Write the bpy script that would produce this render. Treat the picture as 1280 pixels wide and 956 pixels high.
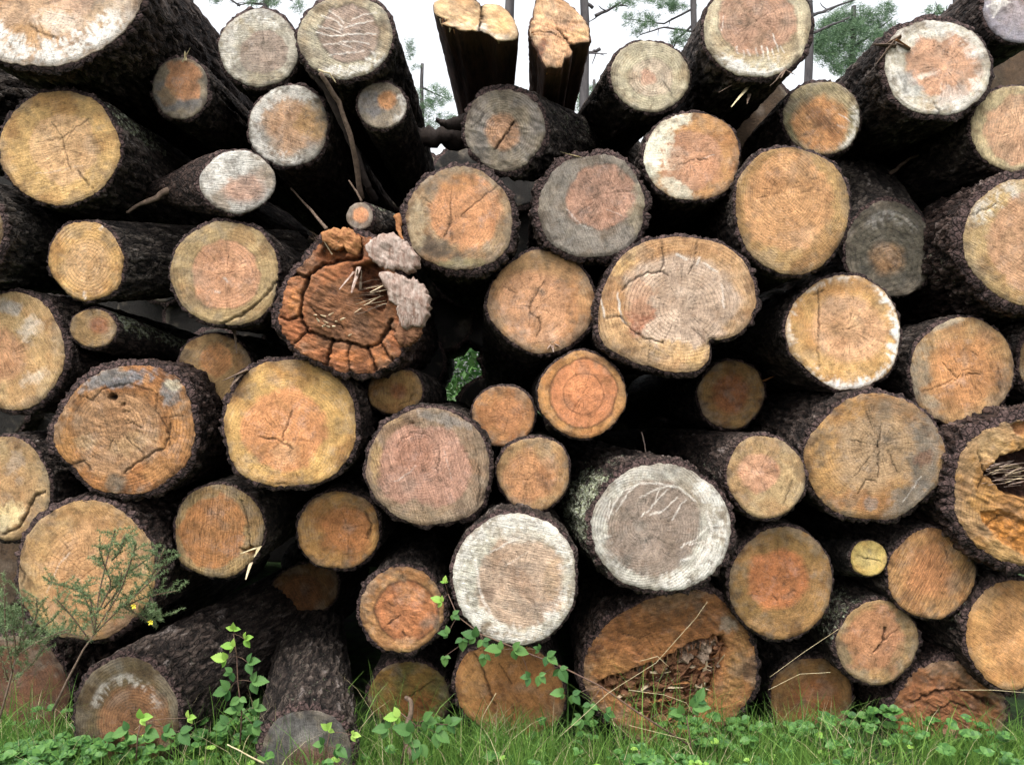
import bpy, bmesh, math, random
import numpy as np

# ------------------------------------------------------------------ camera, world, sun, exposure
for o in list(bpy.data.objects):
    bpy.data.objects.remove(o)
SC = bpy.context.scene
COL = SC.collection
F = 1108.0            # focal length in photo pixels (photo 1280 wide)
CAMZ = 1.38
cam = bpy.data.cameras.new('camera')
cam.sensor_width = 36.0
cam.lens = 36.0 * F / 1280.0
cam.clip_start = 0.05
cam.clip_end = 2000
camo = bpy.data.objects.new('camera', cam)
camo.location = (0, 0, CAMZ)
camo.rotation_euler = (math.radians(90), 0, 0)
COL.objects.link(camo)
SC.camera = camo

SUN_EL, SUN_AZ = math.radians(64), math.radians(200)     # high, from behind the camera
W = bpy.data.worlds.new('World')
SC.world = W
W.use_nodes = True
nt = W.node_tree
nt.nodes.clear()
sky = nt.nodes.new('ShaderNodeTexSky')
sky.sky_type = 'NISHITA'
sky.sun_disc = False
sky.sun_elevation = SUN_EL
sky.sun_rotation = SUN_AZ
sky.dust_density = 4.0
sky.air_density = 1.0
sky.ozone_density = 1.0
hs = nt.nodes.new('ShaderNodeHueSaturation')             # overcast: the blue is washed out
hs.inputs['Saturation'].default_value = 0.15
hs.inputs['Value'].default_value = 1.25
bg = nt.nodes.new('ShaderNodeBackground')
bg.inputs['Strength'].default_value = 0.15
wo = nt.nodes.new('ShaderNodeOutputWorld')
nt.links.new(sky.outputs[0], hs.inputs['Color'])
nt.links.new(hs.outputs[0], bg.inputs[0])
nt.links.new(bg.outputs[0], wo.inputs[0])

sl = bpy.data.lights.new('sun', 'SUN')
sl.energy = 1.2
sl.angle = math.radians(30)
sl.color = (1.0, 0.97, 0.92)
so = bpy.data.objects.new('sun', sl)
# direction towards the sun (Nishita rotation measured from +Y, clockwise seen from above)
sx, sy, sz = math.sin(SUN_AZ) * math.cos(SUN_EL), math.cos(SUN_AZ) * math.cos(SUN_EL), math.sin(SUN_EL)
from mathutils import Vector, Matrix
so.rotation_euler = Vector((sx, sy, sz)).to_track_quat('Z', 'Y').to_euler()
COL.objects.link(so)

SC.view_settings.view_transform = 'Standard'
SC.view_settings.look = 'None'
SC.view_settings.exposure = 1.12
SC.view_settings.gamma = 1.0
SC.render.engine = 'CYCLES'
SC.cycles.max_bounces = 6
SC.render.resolution_x, SC.render.resolution_y = 1024, 764

rng = np.random.default_rng(7)
random.seed(7)

# ------------------------------------------------------------------ numpy noise
def _h(ix, iy, iz, seed):
    with np.errstate(over='ignore'):
        h = (ix.astype(np.int64) * 374761393 + iy.astype(np.int64) * 668265263 + iz.astype(np.int64) * 2147483647 + seed * 1274126177) & 0xFFFFFFFF
        h = ((h ^ (h >> 13)) * 1274126177) & 0xFFFFFFFF
        h = ((h ^ (h >> 16)) * 2246822519) & 0xFFFFFFFF
    return ((h ^ (h >> 15)) & 0xFFFFFF) / float(0xFFFFFF)

def vn(x, y, z=None, seed=0):
    x = np.asarray(x, float); y = np.asarray(y, float)
    x, y = np.broadcast_arrays(x, y)
    z = np.zeros_like(x) if z is None else np.broadcast_to(np.asarray(z, float), x.shape)
    xi, yi, zi = np.floor(x).astype(np.int64), np.floor(y).astype(np.int64), np.floor(z).astype(np.int64)
    fx, fy, fz = x - xi, y - yi, z - zi
    fx, fy, fz = [f * f * (3 - 2 * f) for f in (fx, fy, fz)]
    r = 0
    for dx in (0, 1):
        for dy in (0, 1):
            for dz in (0, 1):
                w = (fx if dx else 1 - fx) * (fy if dy else 1 - fy) * (fz if dz else 1 - fz)
                r = r + w * _h(xi + dx, yi + dy, zi + dz, seed)
    return r

def fbm(x, y, z=None, seed=0, o=4):
    a, s, t = 1.0, 0.0, 0.0
    x = np.asarray(x, float); y = np.asarray(y, float)
    for k in range(o):
        s = s + a * vn(x, y, z, seed + 17 * k)
        t += a
        a *= 0.5
        x = x * 2.03; y = y * 2.03
        if z is not None: z = z * 2.03
    return s / t

def sst(a, b, x):
    t = np.clip((x - a) / (b - a), 0, 1)
    return t * t * (3 - 2 * t)

def worley(u, v, nper, seed):
    ui, vi = np.floor(u).astype(np.int64), np.floor(v).astype(np.int64)
    f1 = np.full(u.shape, 9.0); f2 = f1.copy(); idn = np.zeros(u.shape)
    for a in (-1, 0, 1):
        for b in (-1, 0, 1):
            cu, cv = ui + a, vi + b
            m = np.mod(cu, nper)
            px = cu + 0.15 + 0.7 * _h(m, cv, m * 0, seed)
            py = cv + 0.15 + 0.7 * _h(m, cv, m * 0 + 5, seed)
            d = np.hypot(u - px, v - py)
            nearer = d < f1
            f2 = np.where(nearer, f1, np.minimum(f2, d))
            idn = np.where(nearer, _h(m, cv, m * 0 + 9, seed), idn)
            f1 = np.where(nearer, d, f1)
    return f1, f2, idn

def lin(c, k=1.0):
    c = np.array(c, float) / 255.0
    return np.where(c <= 0.04045, c / 12.92, ((c + 0.055) / 1.055) ** 2.4) * k

def seg_dist(X, Y, pts):
    best = np.full(X.shape, 1e9)
    for (ax, ay), (bx, by) in zip(pts[:-1], pts[1:]):
        dx, dy = bx - ax, by - ay
        t = np.clip(((X - ax) * dx + (Y - ay) * dy) / (dx * dx + dy * dy + 1e-9), 0, 1)
        best = np.minimum(best, np.hypot(X - ax - t * dx, Y - ay - t * dy))
    return best

def in_poly(X, Y, pts):
    r = np.zeros(X.shape, bool)
    n = len(pts)
    for i in range(n):
        x0, y0 = pts[i]; x1, y1 = pts[(i + 1) % n]
        if y0 == y1: continue
        c = ((y0 > Y) != (y1 > Y)) & (X < (x1 - x0) * (Y - y0) / (y1 - y0) + x0)
        r ^= c
    return r

# ------------------------------------------------------------------ node helpers
class NT:
    def __init__(s, name):
        s.m = bpy.data.materials.new(name); s.m.use_nodes = True
        s.t = s.m.node_tree; s.t.nodes.clear()
        s.out = s.n('ShaderNodeOutputMaterial')
        s.b = s.n('ShaderNodeBsdfPrincipled')
        s.l(s.b.outputs[0], s.out.inputs[0])
        s.b.inputs['Specular IOR Level'].default_value = 0.25
    def n(s, t, **kw):
        x = s.t.nodes.new(t)
        for k, v in kw.items(): setattr(x, k, v)
        return x
    def l(s, a, b): s.t.links.new(a, b)
    def attr(s, name):
        a = s.n('ShaderNodeAttribute'); a.attribute_name = name; return a
    def sep(s, v):
        a = s.n('ShaderNodeSeparateXYZ'); s.l(v, a.inputs[0]); return a.outputs
    def math(s, op, a, b=None, c=None, clamp=False):
        x = s.n('ShaderNodeMath', operation=op); x.use_clamp = clamp
        for i, v in enumerate((a, b, c)):
            if v is None: continue
            if isinstance(v, (int, float)): x.inputs[i].default_value = v
            else: s.l(v, x.inputs[i])
        return x.outputs[0]
    def noise(s, vec, scale, detail=3, rough=0.6, dist=0.0):
        x = s.n('ShaderNodeTexNoise'); x.inputs['Scale'].default_value = scale
        x.inputs['Detail'].default_value = detail; x.inputs['Roughness'].default_value = rough
        x.inputs['Distortion'].default_value = dist
        if vec is not None: s.l(vec, x.inputs['Vector'])
        return x.outputs[0]
    def mapping(s, vec, scale=(1, 1, 1), rot=(0, 0, 0)):
        x = s.n('ShaderNodeMapping'); x.inputs['Scale'].default_value = scale
        x.inputs['Rotation'].default_value = rot
        s.l(vec, x.inputs['Vector']); return x.outputs[0]
    def mix(s, fac, a, b, mode='MIX'):
        x = s.n('ShaderNodeMix', data_type='RGBA', blend_type=mode)
        if isinstance(fac, (int, float)): x.inputs[0].default_value = fac
        else: s.l(fac, x.inputs[0])
        for i, v in ((6, a), (7, b)):
            if isinstance(v, tuple): x.inputs[i].default_value = (*v, 1)
            else: s.l(v, x.inputs[i])
        return x.outputs[2]
    def ramp(s, fac, stops):
        x = s.n('ShaderNodeValToRGB')
        e = x.color_ramp.elements
        while len(e) < len(stops): e.new(0.5)
        for k, (p, c) in zip(e, stops):
            k.position = p; k.color = (*c, 1) if len(c) == 3 else c
        s.l(fac, x.inputs[0]); return x.outputs[0]
    def grey(s, v):
        x = s.n('ShaderNodeCombineColor')
        for i in range(3): s.l(v, x.inputs[i])
        return x.outputs[0]
    def bump(s, h, strength=0.5, dist=0.01, prev=None):
        x = s.n('ShaderNodeBump'); x.inputs['Strength'].default_value = strength
        x.inputs['Distance'].default_value = dist
        s.l(h, x.inputs['Height'])
        if prev is not None: s.l(prev, x.inputs['Normal'])
        return x.outputs[0]
    def coord(s, rnd=True):
        tc = s.n('ShaderNodeTexCoord')
        v = tc.outputs['Object']
        if rnd:
            oi = s.n('ShaderNodeObjectInfo')
            a = s.n('ShaderNodeVectorMath', operation='ADD')
            k = s.math('MULTIPLY', oi.outputs['Random'], 37.0)
            s.l(v, a.inputs[0]); s.l(k, a.inputs[1]); v = a.outputs[0]
        return v

def mat_wood():
    s = NT('end_grain_wood')
    col = s.attr('col').outputs['Color']
    prm = s.attr('prm'); pr = s.sep(prm.outputs['Vector']); extra = prm.outputs['Alpha']
    pv = s.attr('pv'); p = s.sep(pv.outputs['Vector'])
    saw = s.attr('saw').outputs['Vector']
    co = s.coord()
    # growth rings from the pith distance
    ph = s.math('MULTIPLY', p[2], 6.2832)
    sn = s.math('SINE', ph)
    rn = s.math('POWER', s.math('MULTIPLY_ADD', sn, 0.5, 0.5), 4.0)
    rmod = s.noise(co, 9, 2)
    rmod = s.math('MULTIPLY', s.math('SUBTRACT', rmod, 0.33, clamp=True), 3.2, clamp=True)
    ring = s.math('MULTIPLY', s.math('MULTIPLY', rn, pr[0]), rmod)
    pl = s.n('ShaderNodeVectorMath', operation='LENGTH'); s.l(pv.outputs['Vector'], pl.inputs[0])
    ring = s.math('MULTIPLY', ring, s.math('MULTIPLY', s.math('SUBTRACT', pl.outputs['Value'], 1.3, clamp=True), 1.0, clamp=True))
    # radial checks
    cx = s.n('ShaderNodeCombineXYZ'); s.l(p[0], cx.inputs[0]); s.l(p[1], cx.inputs[1])
    nv = s.n('ShaderNodeVectorMath', operation='NORMALIZE'); s.l(cx.outputs[0], nv.inputs[0])
    ln = s.n('ShaderNodeVectorMath', operation='LENGTH'); s.l(cx.outputs[0], ln.inputs[0])
    ad = s.n('ShaderNodeVectorMath', operation='ADD'); s.l(nv.outputs[0], ad.inputs[0])
    sc2 = s.n('ShaderNodeVectorMath', operation='SCALE'); s.l(cx.outputs[0], sc2.inputs[0]); sc2.inputs['Scale'].default_value = 0.08
    s.l(sc2.outputs[0], ad.inputs[1])
    oi = s.n('ShaderNodeObjectInfo')
    off = s.n('ShaderNodeVectorMath', operation='ADD'); s.l(ad.outputs[0], off.inputs[0])
    s.l(s.math('MULTIPLY', oi.outputs['Random'], 53.0), off.inputs[1])
    rad = s.noise(off.outputs[0], 7.0, 3, 0.6)
    d = s.math('ABSOLUTE', s.math('SUBTRACT', rad, 0.5))
    w = s.math('MULTIPLY_ADD', ln.outputs['Value'], 0.0, 0.011)
    chk = s.math('SUBTRACT', 1.0, s.math('DIVIDE', d, w), clamp=True)
    cm = s.math('MULTIPLY', s.math('SUBTRACT', s.noise(co, 22, 2), 0.42, clamp=True), 7.0, clamp=True)
    far = s.math('SUBTRACT', 1.25, s.math('MULTIPLY', ln.outputs['Value'], 1.35), clamp=True)
    near = s.math('MULTIPLY', s.math('SUBTRACT', ln.outputs['Value'], 0.10, clamp=True), 12.0, clamp=True)
    chk = s.math('MULTIPLY', s.math('MULTIPLY', s.math('MULTIPLY', s.math('MULTIPLY', chk, cm), far), pr[1]), near)
    ray = s.noise(off.outputs[0], 34.0, 2, 0.7)
    ray = s.math('MULTIPLY', s.math('SUBTRACT', ray, 0.5), 0.5)
    # saw marks (stretched noise) and torn fibres
    sw = s.noise(s.mapping(saw, (0.55, 0.035, 1)), 1.0, 4, 0.75)
    sw = s.math('MULTIPLY', s.math('SUBTRACT', sw, 0.5), pr[2])
    fib = s.noise(s.mapping(saw, (1.1, 0.13, 1)), 1.0, 3, 0.7)
    fib = s.math('SUBTRACT', fib, 0.5)
    fine = s.math('SUBTRACT', s.noise(co, 260, 3, 0.7), 0.5)
    med = s.math('SUBTRACT', s.noise(co, 38, 5, 0.72), 0.5)
    v = s.math('ADD', 1.0, s.math('MULTIPLY', sw, 2.4))
    v = s.math('ADD', v, s.math('MULTIPLY', fib, s.math('MULTIPLY_ADD', pr[2], 0.9, 0.15)))
    v = s.math('ADD', v, s.math('MULTIPLY', fine, 1.15))
    v = s.math('ADD', v, s.math('MULTIPLY', med, 1.35))
    big = s.math('SUBTRACT', s.noise(co, 9, 4, 0.6), 0.5)
    v = s.math('ADD', v, s.math('MULTIPLY', big, 0.9))
    v = s.math('ADD', v, s.math('MULTIPLY', s.math('MULTIPLY', ray, pr[1]), 0.8))
    v = s.math('SUBTRACT', v, s.math('MULTIPLY', ring, 0.5))
    v = s.math('SUBTRACT', v, s.math('MULTIPLY', chk, 0.8))
    v = s.math('MINIMUM', s.math('MAXIMUM', v, 0.12), 1.75)
    c = s.mix(1.0, col, s.grey(v), 'MULTIPLY')
    # weathered grey film in uneven patches, warmer tannin stains elsewhere
    wp = s.noise(co, 15, 6, 0.75)
    wm = s.math('MULTIPLY', s.math('SUBTRACT', wp, 0.52, clamp=True), 6.0, clamp=True)
    lum = s.n('ShaderNodeHueSaturation'); lum.inputs['Saturation'].default_value = 0.35; lum.inputs['Value'].default_value = 0.95
    s.l(c, lum.inputs['Color'])
    c = s.mix(s.math('MULTIPLY', wm, s.math('MULTIPLY', extra, 0.45)), c, lum.outputs[0])
    tp = s.noise(s.mapping(co, (1, 1, 1), (0.4, 0.9, 0.2)), 24, 5, 0.7)
    tm = s.math('MULTIPLY', s.math('SUBTRACT', tp, 0.54, clamp=True), 6.0, clamp=True)
    c = s.mix(s.math('MULTIPLY', tm, 0.4), c, s.mix(1.0, c, (0.62, 0.46, 0.34), 'MULTIPLY'))
    # thin dark specks of mould
    sp = s.noise(co, 120, 4, 0.8)
    spm = s.math('MULTIPLY', s.math('SUBTRACT', sp, 0.565, clamp=True), 14.0, clamp=True)
    spm = s.math('MULTIPLY', spm, s.math('MULTIPLY', extra, 0.38))
    c = s.mix(spm, c, (0.05, 0.045, 0.04))
    s.l(c, s.b.inputs['Base Color'])
    s.b.inputs['Roughness'].default_value = 0.72
    h = s.math('ADD', s.math('MULTIPLY', sw, 1.2), s.math('MULTIPLY', fib, 0.5))
    h = s.math('ADD', h, s.math('MULTIPLY', fine, 0.5))
    h = s.math('ADD', h, s.math('MULTIPLY', med, 0.7))
    h = s.math('SUBTRACT', h, s.math('MULTIPLY', chk, 1.0))
    h = s.math('SUBTRACT', h, s.math('MULTIPLY', ring, 0.1))
    s.l(s.bump(h, 0.85, 0.008), s.b.inputs['Normal'])
    return s.m

def mat_bark():
    s = NT('pine_bark')
    a = s.attr('bp'); p = s.sep(a.outputs['Vector']); tint = a.outputs['Alpha']
    co = s.coord()
    n1 = s.noise(s.mapping(co, (1, 0.22, 1)), 34, 5, 0.7)
    n2 = s.noise(s.mapping(co, (1, 0.3, 1)), 130, 4, 0.7)
    n3 = s.noise(co, 7, 3)
    h = s.math('MULTIPLY_ADD', n1, 0.9, s.math('SUBTRACT', p[0], 0.45))
    c = s.ramp(h, [(0.15, (0.007, 0.005, 0.004)), (0.55, (0.028, 0.021, 0.017)), (0.82, (0.088, 0.072, 0.058)), (1.0, (0.19, 0.165, 0.15))])
    red = s.ramp(h, [(0.15, (0.009, 0.005, 0.004)), (0.55, (0.042, 0.022, 0.017)), (0.82, (0.11, 0.065, 0.053)), (1.0, (0.22, 0.165, 0.145))])
    c = s.mix(tint, c, red)
    vo = s.n('ShaderNodeTexVoronoi', feature='DISTANCE_TO_EDGE'); vo.inputs['Scale'].default_value = 42
    wv = s.n('ShaderNodeTexNoise'); wv.inputs['Scale'].default_value = 30; wv.inputs['Detail'].default_value = 3
    s.l(co, wv.inputs['Vector'])
    va = s.n('ShaderNodeVectorMath', operation='MULTIPLY_ADD'); s.l(wv.outputs['Color'], va.inputs[0]); va.inputs[1].default_value = (.03, .03, .03)
    s.l(s.mapping(co, (1, .16, 1)), va.inputs[2]); s.l(va.outputs[0], vo.inputs['Vector'])
    fis = s.math('MULTIPLY', vo.outputs['Distance'], 6.0, clamp=True)
    rimc = s.ramp(n2, [(0.3, (0.03, 0.018, 0.016)), (0.7, (0.13, 0.08, 0.072))])
    c = s.mix(p[1], c, rimc)
    f = s.math('ADD', s.math('MULTIPLY', s.math('SUBTRACT', n2, 0.5), 3.2), s.math('MULTIPLY', fis, 0.85))
    c = s.mix(1.0, c, s.grey(s.math('MAXIMUM', s.math('MULTIPLY', s.math('ADD', 0.45, f), 0.68), 0.1)), 'MULTIPLY')
    ln = s.noise(s.mapping(co, (1, 0.6, 1)), 48, 5, 0.75)
    lm = s.math('MULTIPLY', s.math('SUBTRACT', s.math('ADD', ln, s.math('MULTIPLY', p[2], 0.17)), 0.7, clamp=True), 9.0, clamp=True)
    lc = s.mix(s.math('MULTIPLY', s.math('SUBTRACT', n2, 0.38, clamp=True), 4.0, clamp=True), (0.13, 0.15, 0.05), (0.48, 0.5, 0.4))
    c = s.mix(s.math('MULTIPLY', lm, s.math('MINIMUM', s.math('MULTIPLY', p[2], 3.0), 1.0)), c, lc)
    # scattered pale lichen flecks everywhere
    fl = s.math('MULTIPLY', s.math('SUBTRACT', s.noise(co, 70, 3, 0.8), 0.665, clamp=True), 9.0, clamp=True)
    c = s.mix(s.math('MULTIPLY', fl, 0.45), c, (0.25, 0.25, 0.22))
    s.l(c, s.b.inputs['Base Color'])
    s.b.inputs['Roughness'].default_value = 0.85
    hh = s.math('ADD', s.math('MULTIPLY', n1, 1.0), s.math('MULTIPLY', n2, 0.6))
    hh = s.math('ADD', hh, s.math('MULTIPLY', fis, 0.55))
    hh = s.math('ADD', hh, s.math('MULTIPLY', lm, 0.4))
    s.l(s.bump(hh, 1.0, 0.012), s.b.inputs['Normal'])
    return s.m

def mat_simple(name, c1, c2, scale=60, rough=0.8, stretch=(1, 1, 1), bump=0.5, c3=None, thr=0.6, bd=0.006):
    s = NT(name)
    co = s.coord()
    n = s.noise(s.mapping(co, stretch), scale, 5, 0.7)
    st = [(0.3, c1), (0.68, c2)]
    if c3: st.append((0.8, c3))
    s.l(s.ramp(n, st), s.b.inputs['Base Color'])
    s.b.inputs['Roughness'].default_value = rough
    s.l(s.bump(n, bump, bd), s.b.inputs['Normal'])
    return s.m

def mat_leaf(name, c1, c2, trans=0.35, scale=9, vary=True):
    s = NT(name)
    oi = s.n('ShaderNodeObjectInfo')
    geo = s.n('ShaderNodeNewGeometry')
    r = s.math('FRACT', s.math('ADD', geo.outputs['Random Per Island'], oi.outputs['Random']))
    n = s.noise(s.n('ShaderNodeTexCoord').outputs['Object'], scale, 3)
    f = s.math('ADD', s.math('MULTIPLY', r, 0.65), s.math('MULTIPLY', n, 0.35))
    c = s.ramp(f, [(0.15, c1), (0.85, c2)])
    s.l(c, s.b.inputs['Base Color'])
    s.b.inputs['Roughness'].default_value = 0.5
    tr = s.n('ShaderNodeBsdfTranslucent'); s.l(c, tr.inputs[0])
    mx = s.n('ShaderNodeMixShader'); mx.inputs[0].default_value = trans
    s.l(s.b.outputs[0], mx.inputs[1]); s.l(tr.outputs[0], mx.inputs[2])
    s.l(mx.outputs[0], s.out.inputs[0])
    return s.m

M_WOOD, M_BARK = mat_wood(), mat_bark()
M_SPLIT = mat_simple('split_wood', (0.16, 0.055, 0.02), (0.42, 0.2, 0.08), 90, 0.8, (1, 0.12, 1))
M_TORN = mat_simple('torn_dark_wood', (0.016, 0.009, 0.007), (0.11, 0.05, 0.03), 45, 0.8, (1, .06, 1), c3=(0.2, 0.11, 0.07), bump=.9, bd=.012)
M_DARKT = mat_simple('dark_brown_wood', (0.01, 0.007, 0.006), (0.05, 0.036, 0.03), 40, 0.85)  # plain dark brown, deeper than the dry twig colour
M_PALE = mat_simple('pale_splinter_wood', (0.42, 0.3, 0.17), (0.72, 0.6, 0.42), 90, 0.7, (1, 1, .2))
M_WHITE = mat_simple('whitened_resin_wood', (0.16, 0.08, 0.05), (0.5, 0.4, 0.34), 60, 0.75, stretch=(1, 1, .3), c3=(0.85, 0.8, 0.77), bump=1.0, bd=.012)
M_STRAW = mat_simple('dry_straw', (0.34, 0.26, 0.13), (0.58, 0.5, 0.32), 40, 0.7)
M_TWIG = mat_simple('dry_twig', (0.06, 0.04, 0.03), (0.2, 0.14, 0.1), 60, 0.85)
M_DECAY = mat_simple('crumbling_decayed_wood', (0.07, 0.028, 0.014), (0.3, 0.145, 0.075), 45, 0.9, c3=(0.55, 0.46, 0.36), bump=1.0, bd=.012)
M_STEM = mat_simple('bramble_stem', (0.09, 0.05, 0.05), (0.16, 0.1, 0.06), 60, 0.6)
M_LEAF = mat_leaf('bramble_leaf', (0.035, 0.105, 0.03), (0.12, 0.24, 0.065))
M_LEAFY = mat_leaf('young_leaf', (0.16, 0.34, 0.05), (0.36, 0.52, 0.11))
M_NETTLE = mat_leaf('ground_leaf', (0.03, 0.10, 0.025), (0.13, 0.27, 0.065))
M_GRASS = mat_leaf('grass_blade', (0.045, 0.13, 0.025), (0.24, 0.4, 0.085))
M_GORSE = mat_leaf('gorse_spine', (0.07, 0.12, 0.05), (0.24, 0.31, 0.15), 0.2)
M_PINE = mat_leaf('pine_needle', (0.06, 0.12, 0.07), (0.2, 0.3, 0.16), 0.25)
M_PBARK = mat_simple('standing_pine_bark', (0.03, 0.027, 0.03), (0.11, 0.1, 0.1), 12, 0.9, (1, 1, .25))
M_FLOWER = mat_simple('yellow_petal', (0.75, 0.6, 0.03), (0.9, 0.78, 0.08), 30, 0.6)

# ------------------------------------------------------------------ object helpers
def tag(o, label=None, cat=None, group=None, kind=None):
    if label: o['label'] = label
    if cat: o['category'] = cat
    if group: o['group'] = group
    if kind: o['kind'] = kind
    return o

def empty(name, loc):
    o = bpy.data.objects.new(name, None)
    o.empty_display_size = 0.05
    o.location = loc
    COL.objects.link(o)
    return o

def mesh_np(name, V, faces, mat, parent=None, attrs=None, smooth=True):
    """V (n,3); faces (m,4) or (m,3) int array, or list of them; attrs {name: (type, array)}"""
    me = bpy.data.meshes.new(name)
    if isinstance(faces, np.ndarray): faces = [faces]
    loops = np.concatenate([f.ravel() for f in faces]).astype(np.int32)
    tot = np.concatenate([np.full(len(f), f.shape[1]) for f in faces]).astype(np.int32)
    me.vertices.add(len(V)); me.loops.add(len(loops)); me.polygons.add(len(tot))
    me.vertices.foreach_set('co', np.ascontiguousarray(V, dtype=np.float32).ravel())
    me.loops.foreach_set('vertex_index', loops)
    me.polygons.foreach_set('loop_start', np.concatenate([[0], np.cumsum(tot)[:-1]]).astype(np.int32))
    me.polygons.foreach_set('use_smooth', np.full(len(tot), smooth))
    me.update(calc_edges=True)
    for k, (ty, arr) in (attrs or {}).items():
        a = me.attributes.new(k, ty, 'POINT')
        arr = np.ascontiguousarray(arr, dtype=np.float32).ravel()
        a.data.foreach_set('color' if ty == 'FLOAT_COLOR' else ('vector' if ty == 'FLOAT_VECTOR' else 'value'), arr)
    me.materials.append(mat)
    o = bpy.data.objects.new(name, me)
    COL.objects.link(o)
    if parent is not None: o.parent = parent
    return o

def at(px, py, Y):
    return np.array([(px - 640.0) * Y / F, Y, CAMZ - (py - 478.0) * Y / F])

def grid_faces(nr, nc, wrap=True, flip=False):
    i = np.arange(nr - 1)[:, None]; j = np.arange(nc if wrap else nc - 1)[None, :]
    a = i * nc + j; b = i * nc + (j + 1) % nc; c = (i + 1) * nc + (j + 1) % nc; d = (i + 1) * nc + j
    q = np.stack([a, b, c, d], -1).reshape(-1, 4)
    return q[:, ::-1] if flip else q

# ------------------------------------------------------------------ the log builder
LID = [0]
def outline_fn(S):
    """radius in px as a function of angle (angle measured with y DOWN, as in the photo)"""
    cx, cy = S['c']
    seed = S['seed']
    if 'poly' in S:
        pts = S['poly']; n = len(pts)
        ang = np.array([math.atan2(y - cy, x - cx) for x, y in pts]); rad = np.array([math.hypot(x - cx, y - cy) for x, y in pts])
        k = np.argsort(ang); ang = ang[k]; rad = rad[k]
        A = np.concatenate([ang - 2 * np.pi, ang, ang + 2 * np.pi]); R = np.concatenate([rad, rad, rad])
        def base(t):
            t = np.mod(t + np.pi, 2 * np.pi) - np.pi
            # light smoothing so polygon corners are rounded
            w = S.get('round', 0.05)
            return (np.interp(t, A, R) * 2 + np.interp(t - w, A, R) + np.interp(t + w, A, R)) / 4
    else:
        rx, ry = S['r']; rot = math.radians(S.get('rot', 0))
        def base(t):
            u = t - rot
            return rx * ry / np.sqrt((ry * np.cos(u)) ** 2 + (rx * np.sin(u)) ** 2)
    lump = S.get('lump', 0.08)
    def f(t):
        r = base(t)
        r = r * (1 + lump * 2 * (fbm(1.3 * np.cos(t) + 9, 1.3 * np.sin(t) + 9, seed=seed, o=2) - 0.5)
                 + S.get('fray', 0.022) * 2 * (fbm(14 * np.cos(t) + 40, 14 * np.sin(t) + 40, seed=seed + 3, o=3) - 0.5))
        return r
    return f

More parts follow.
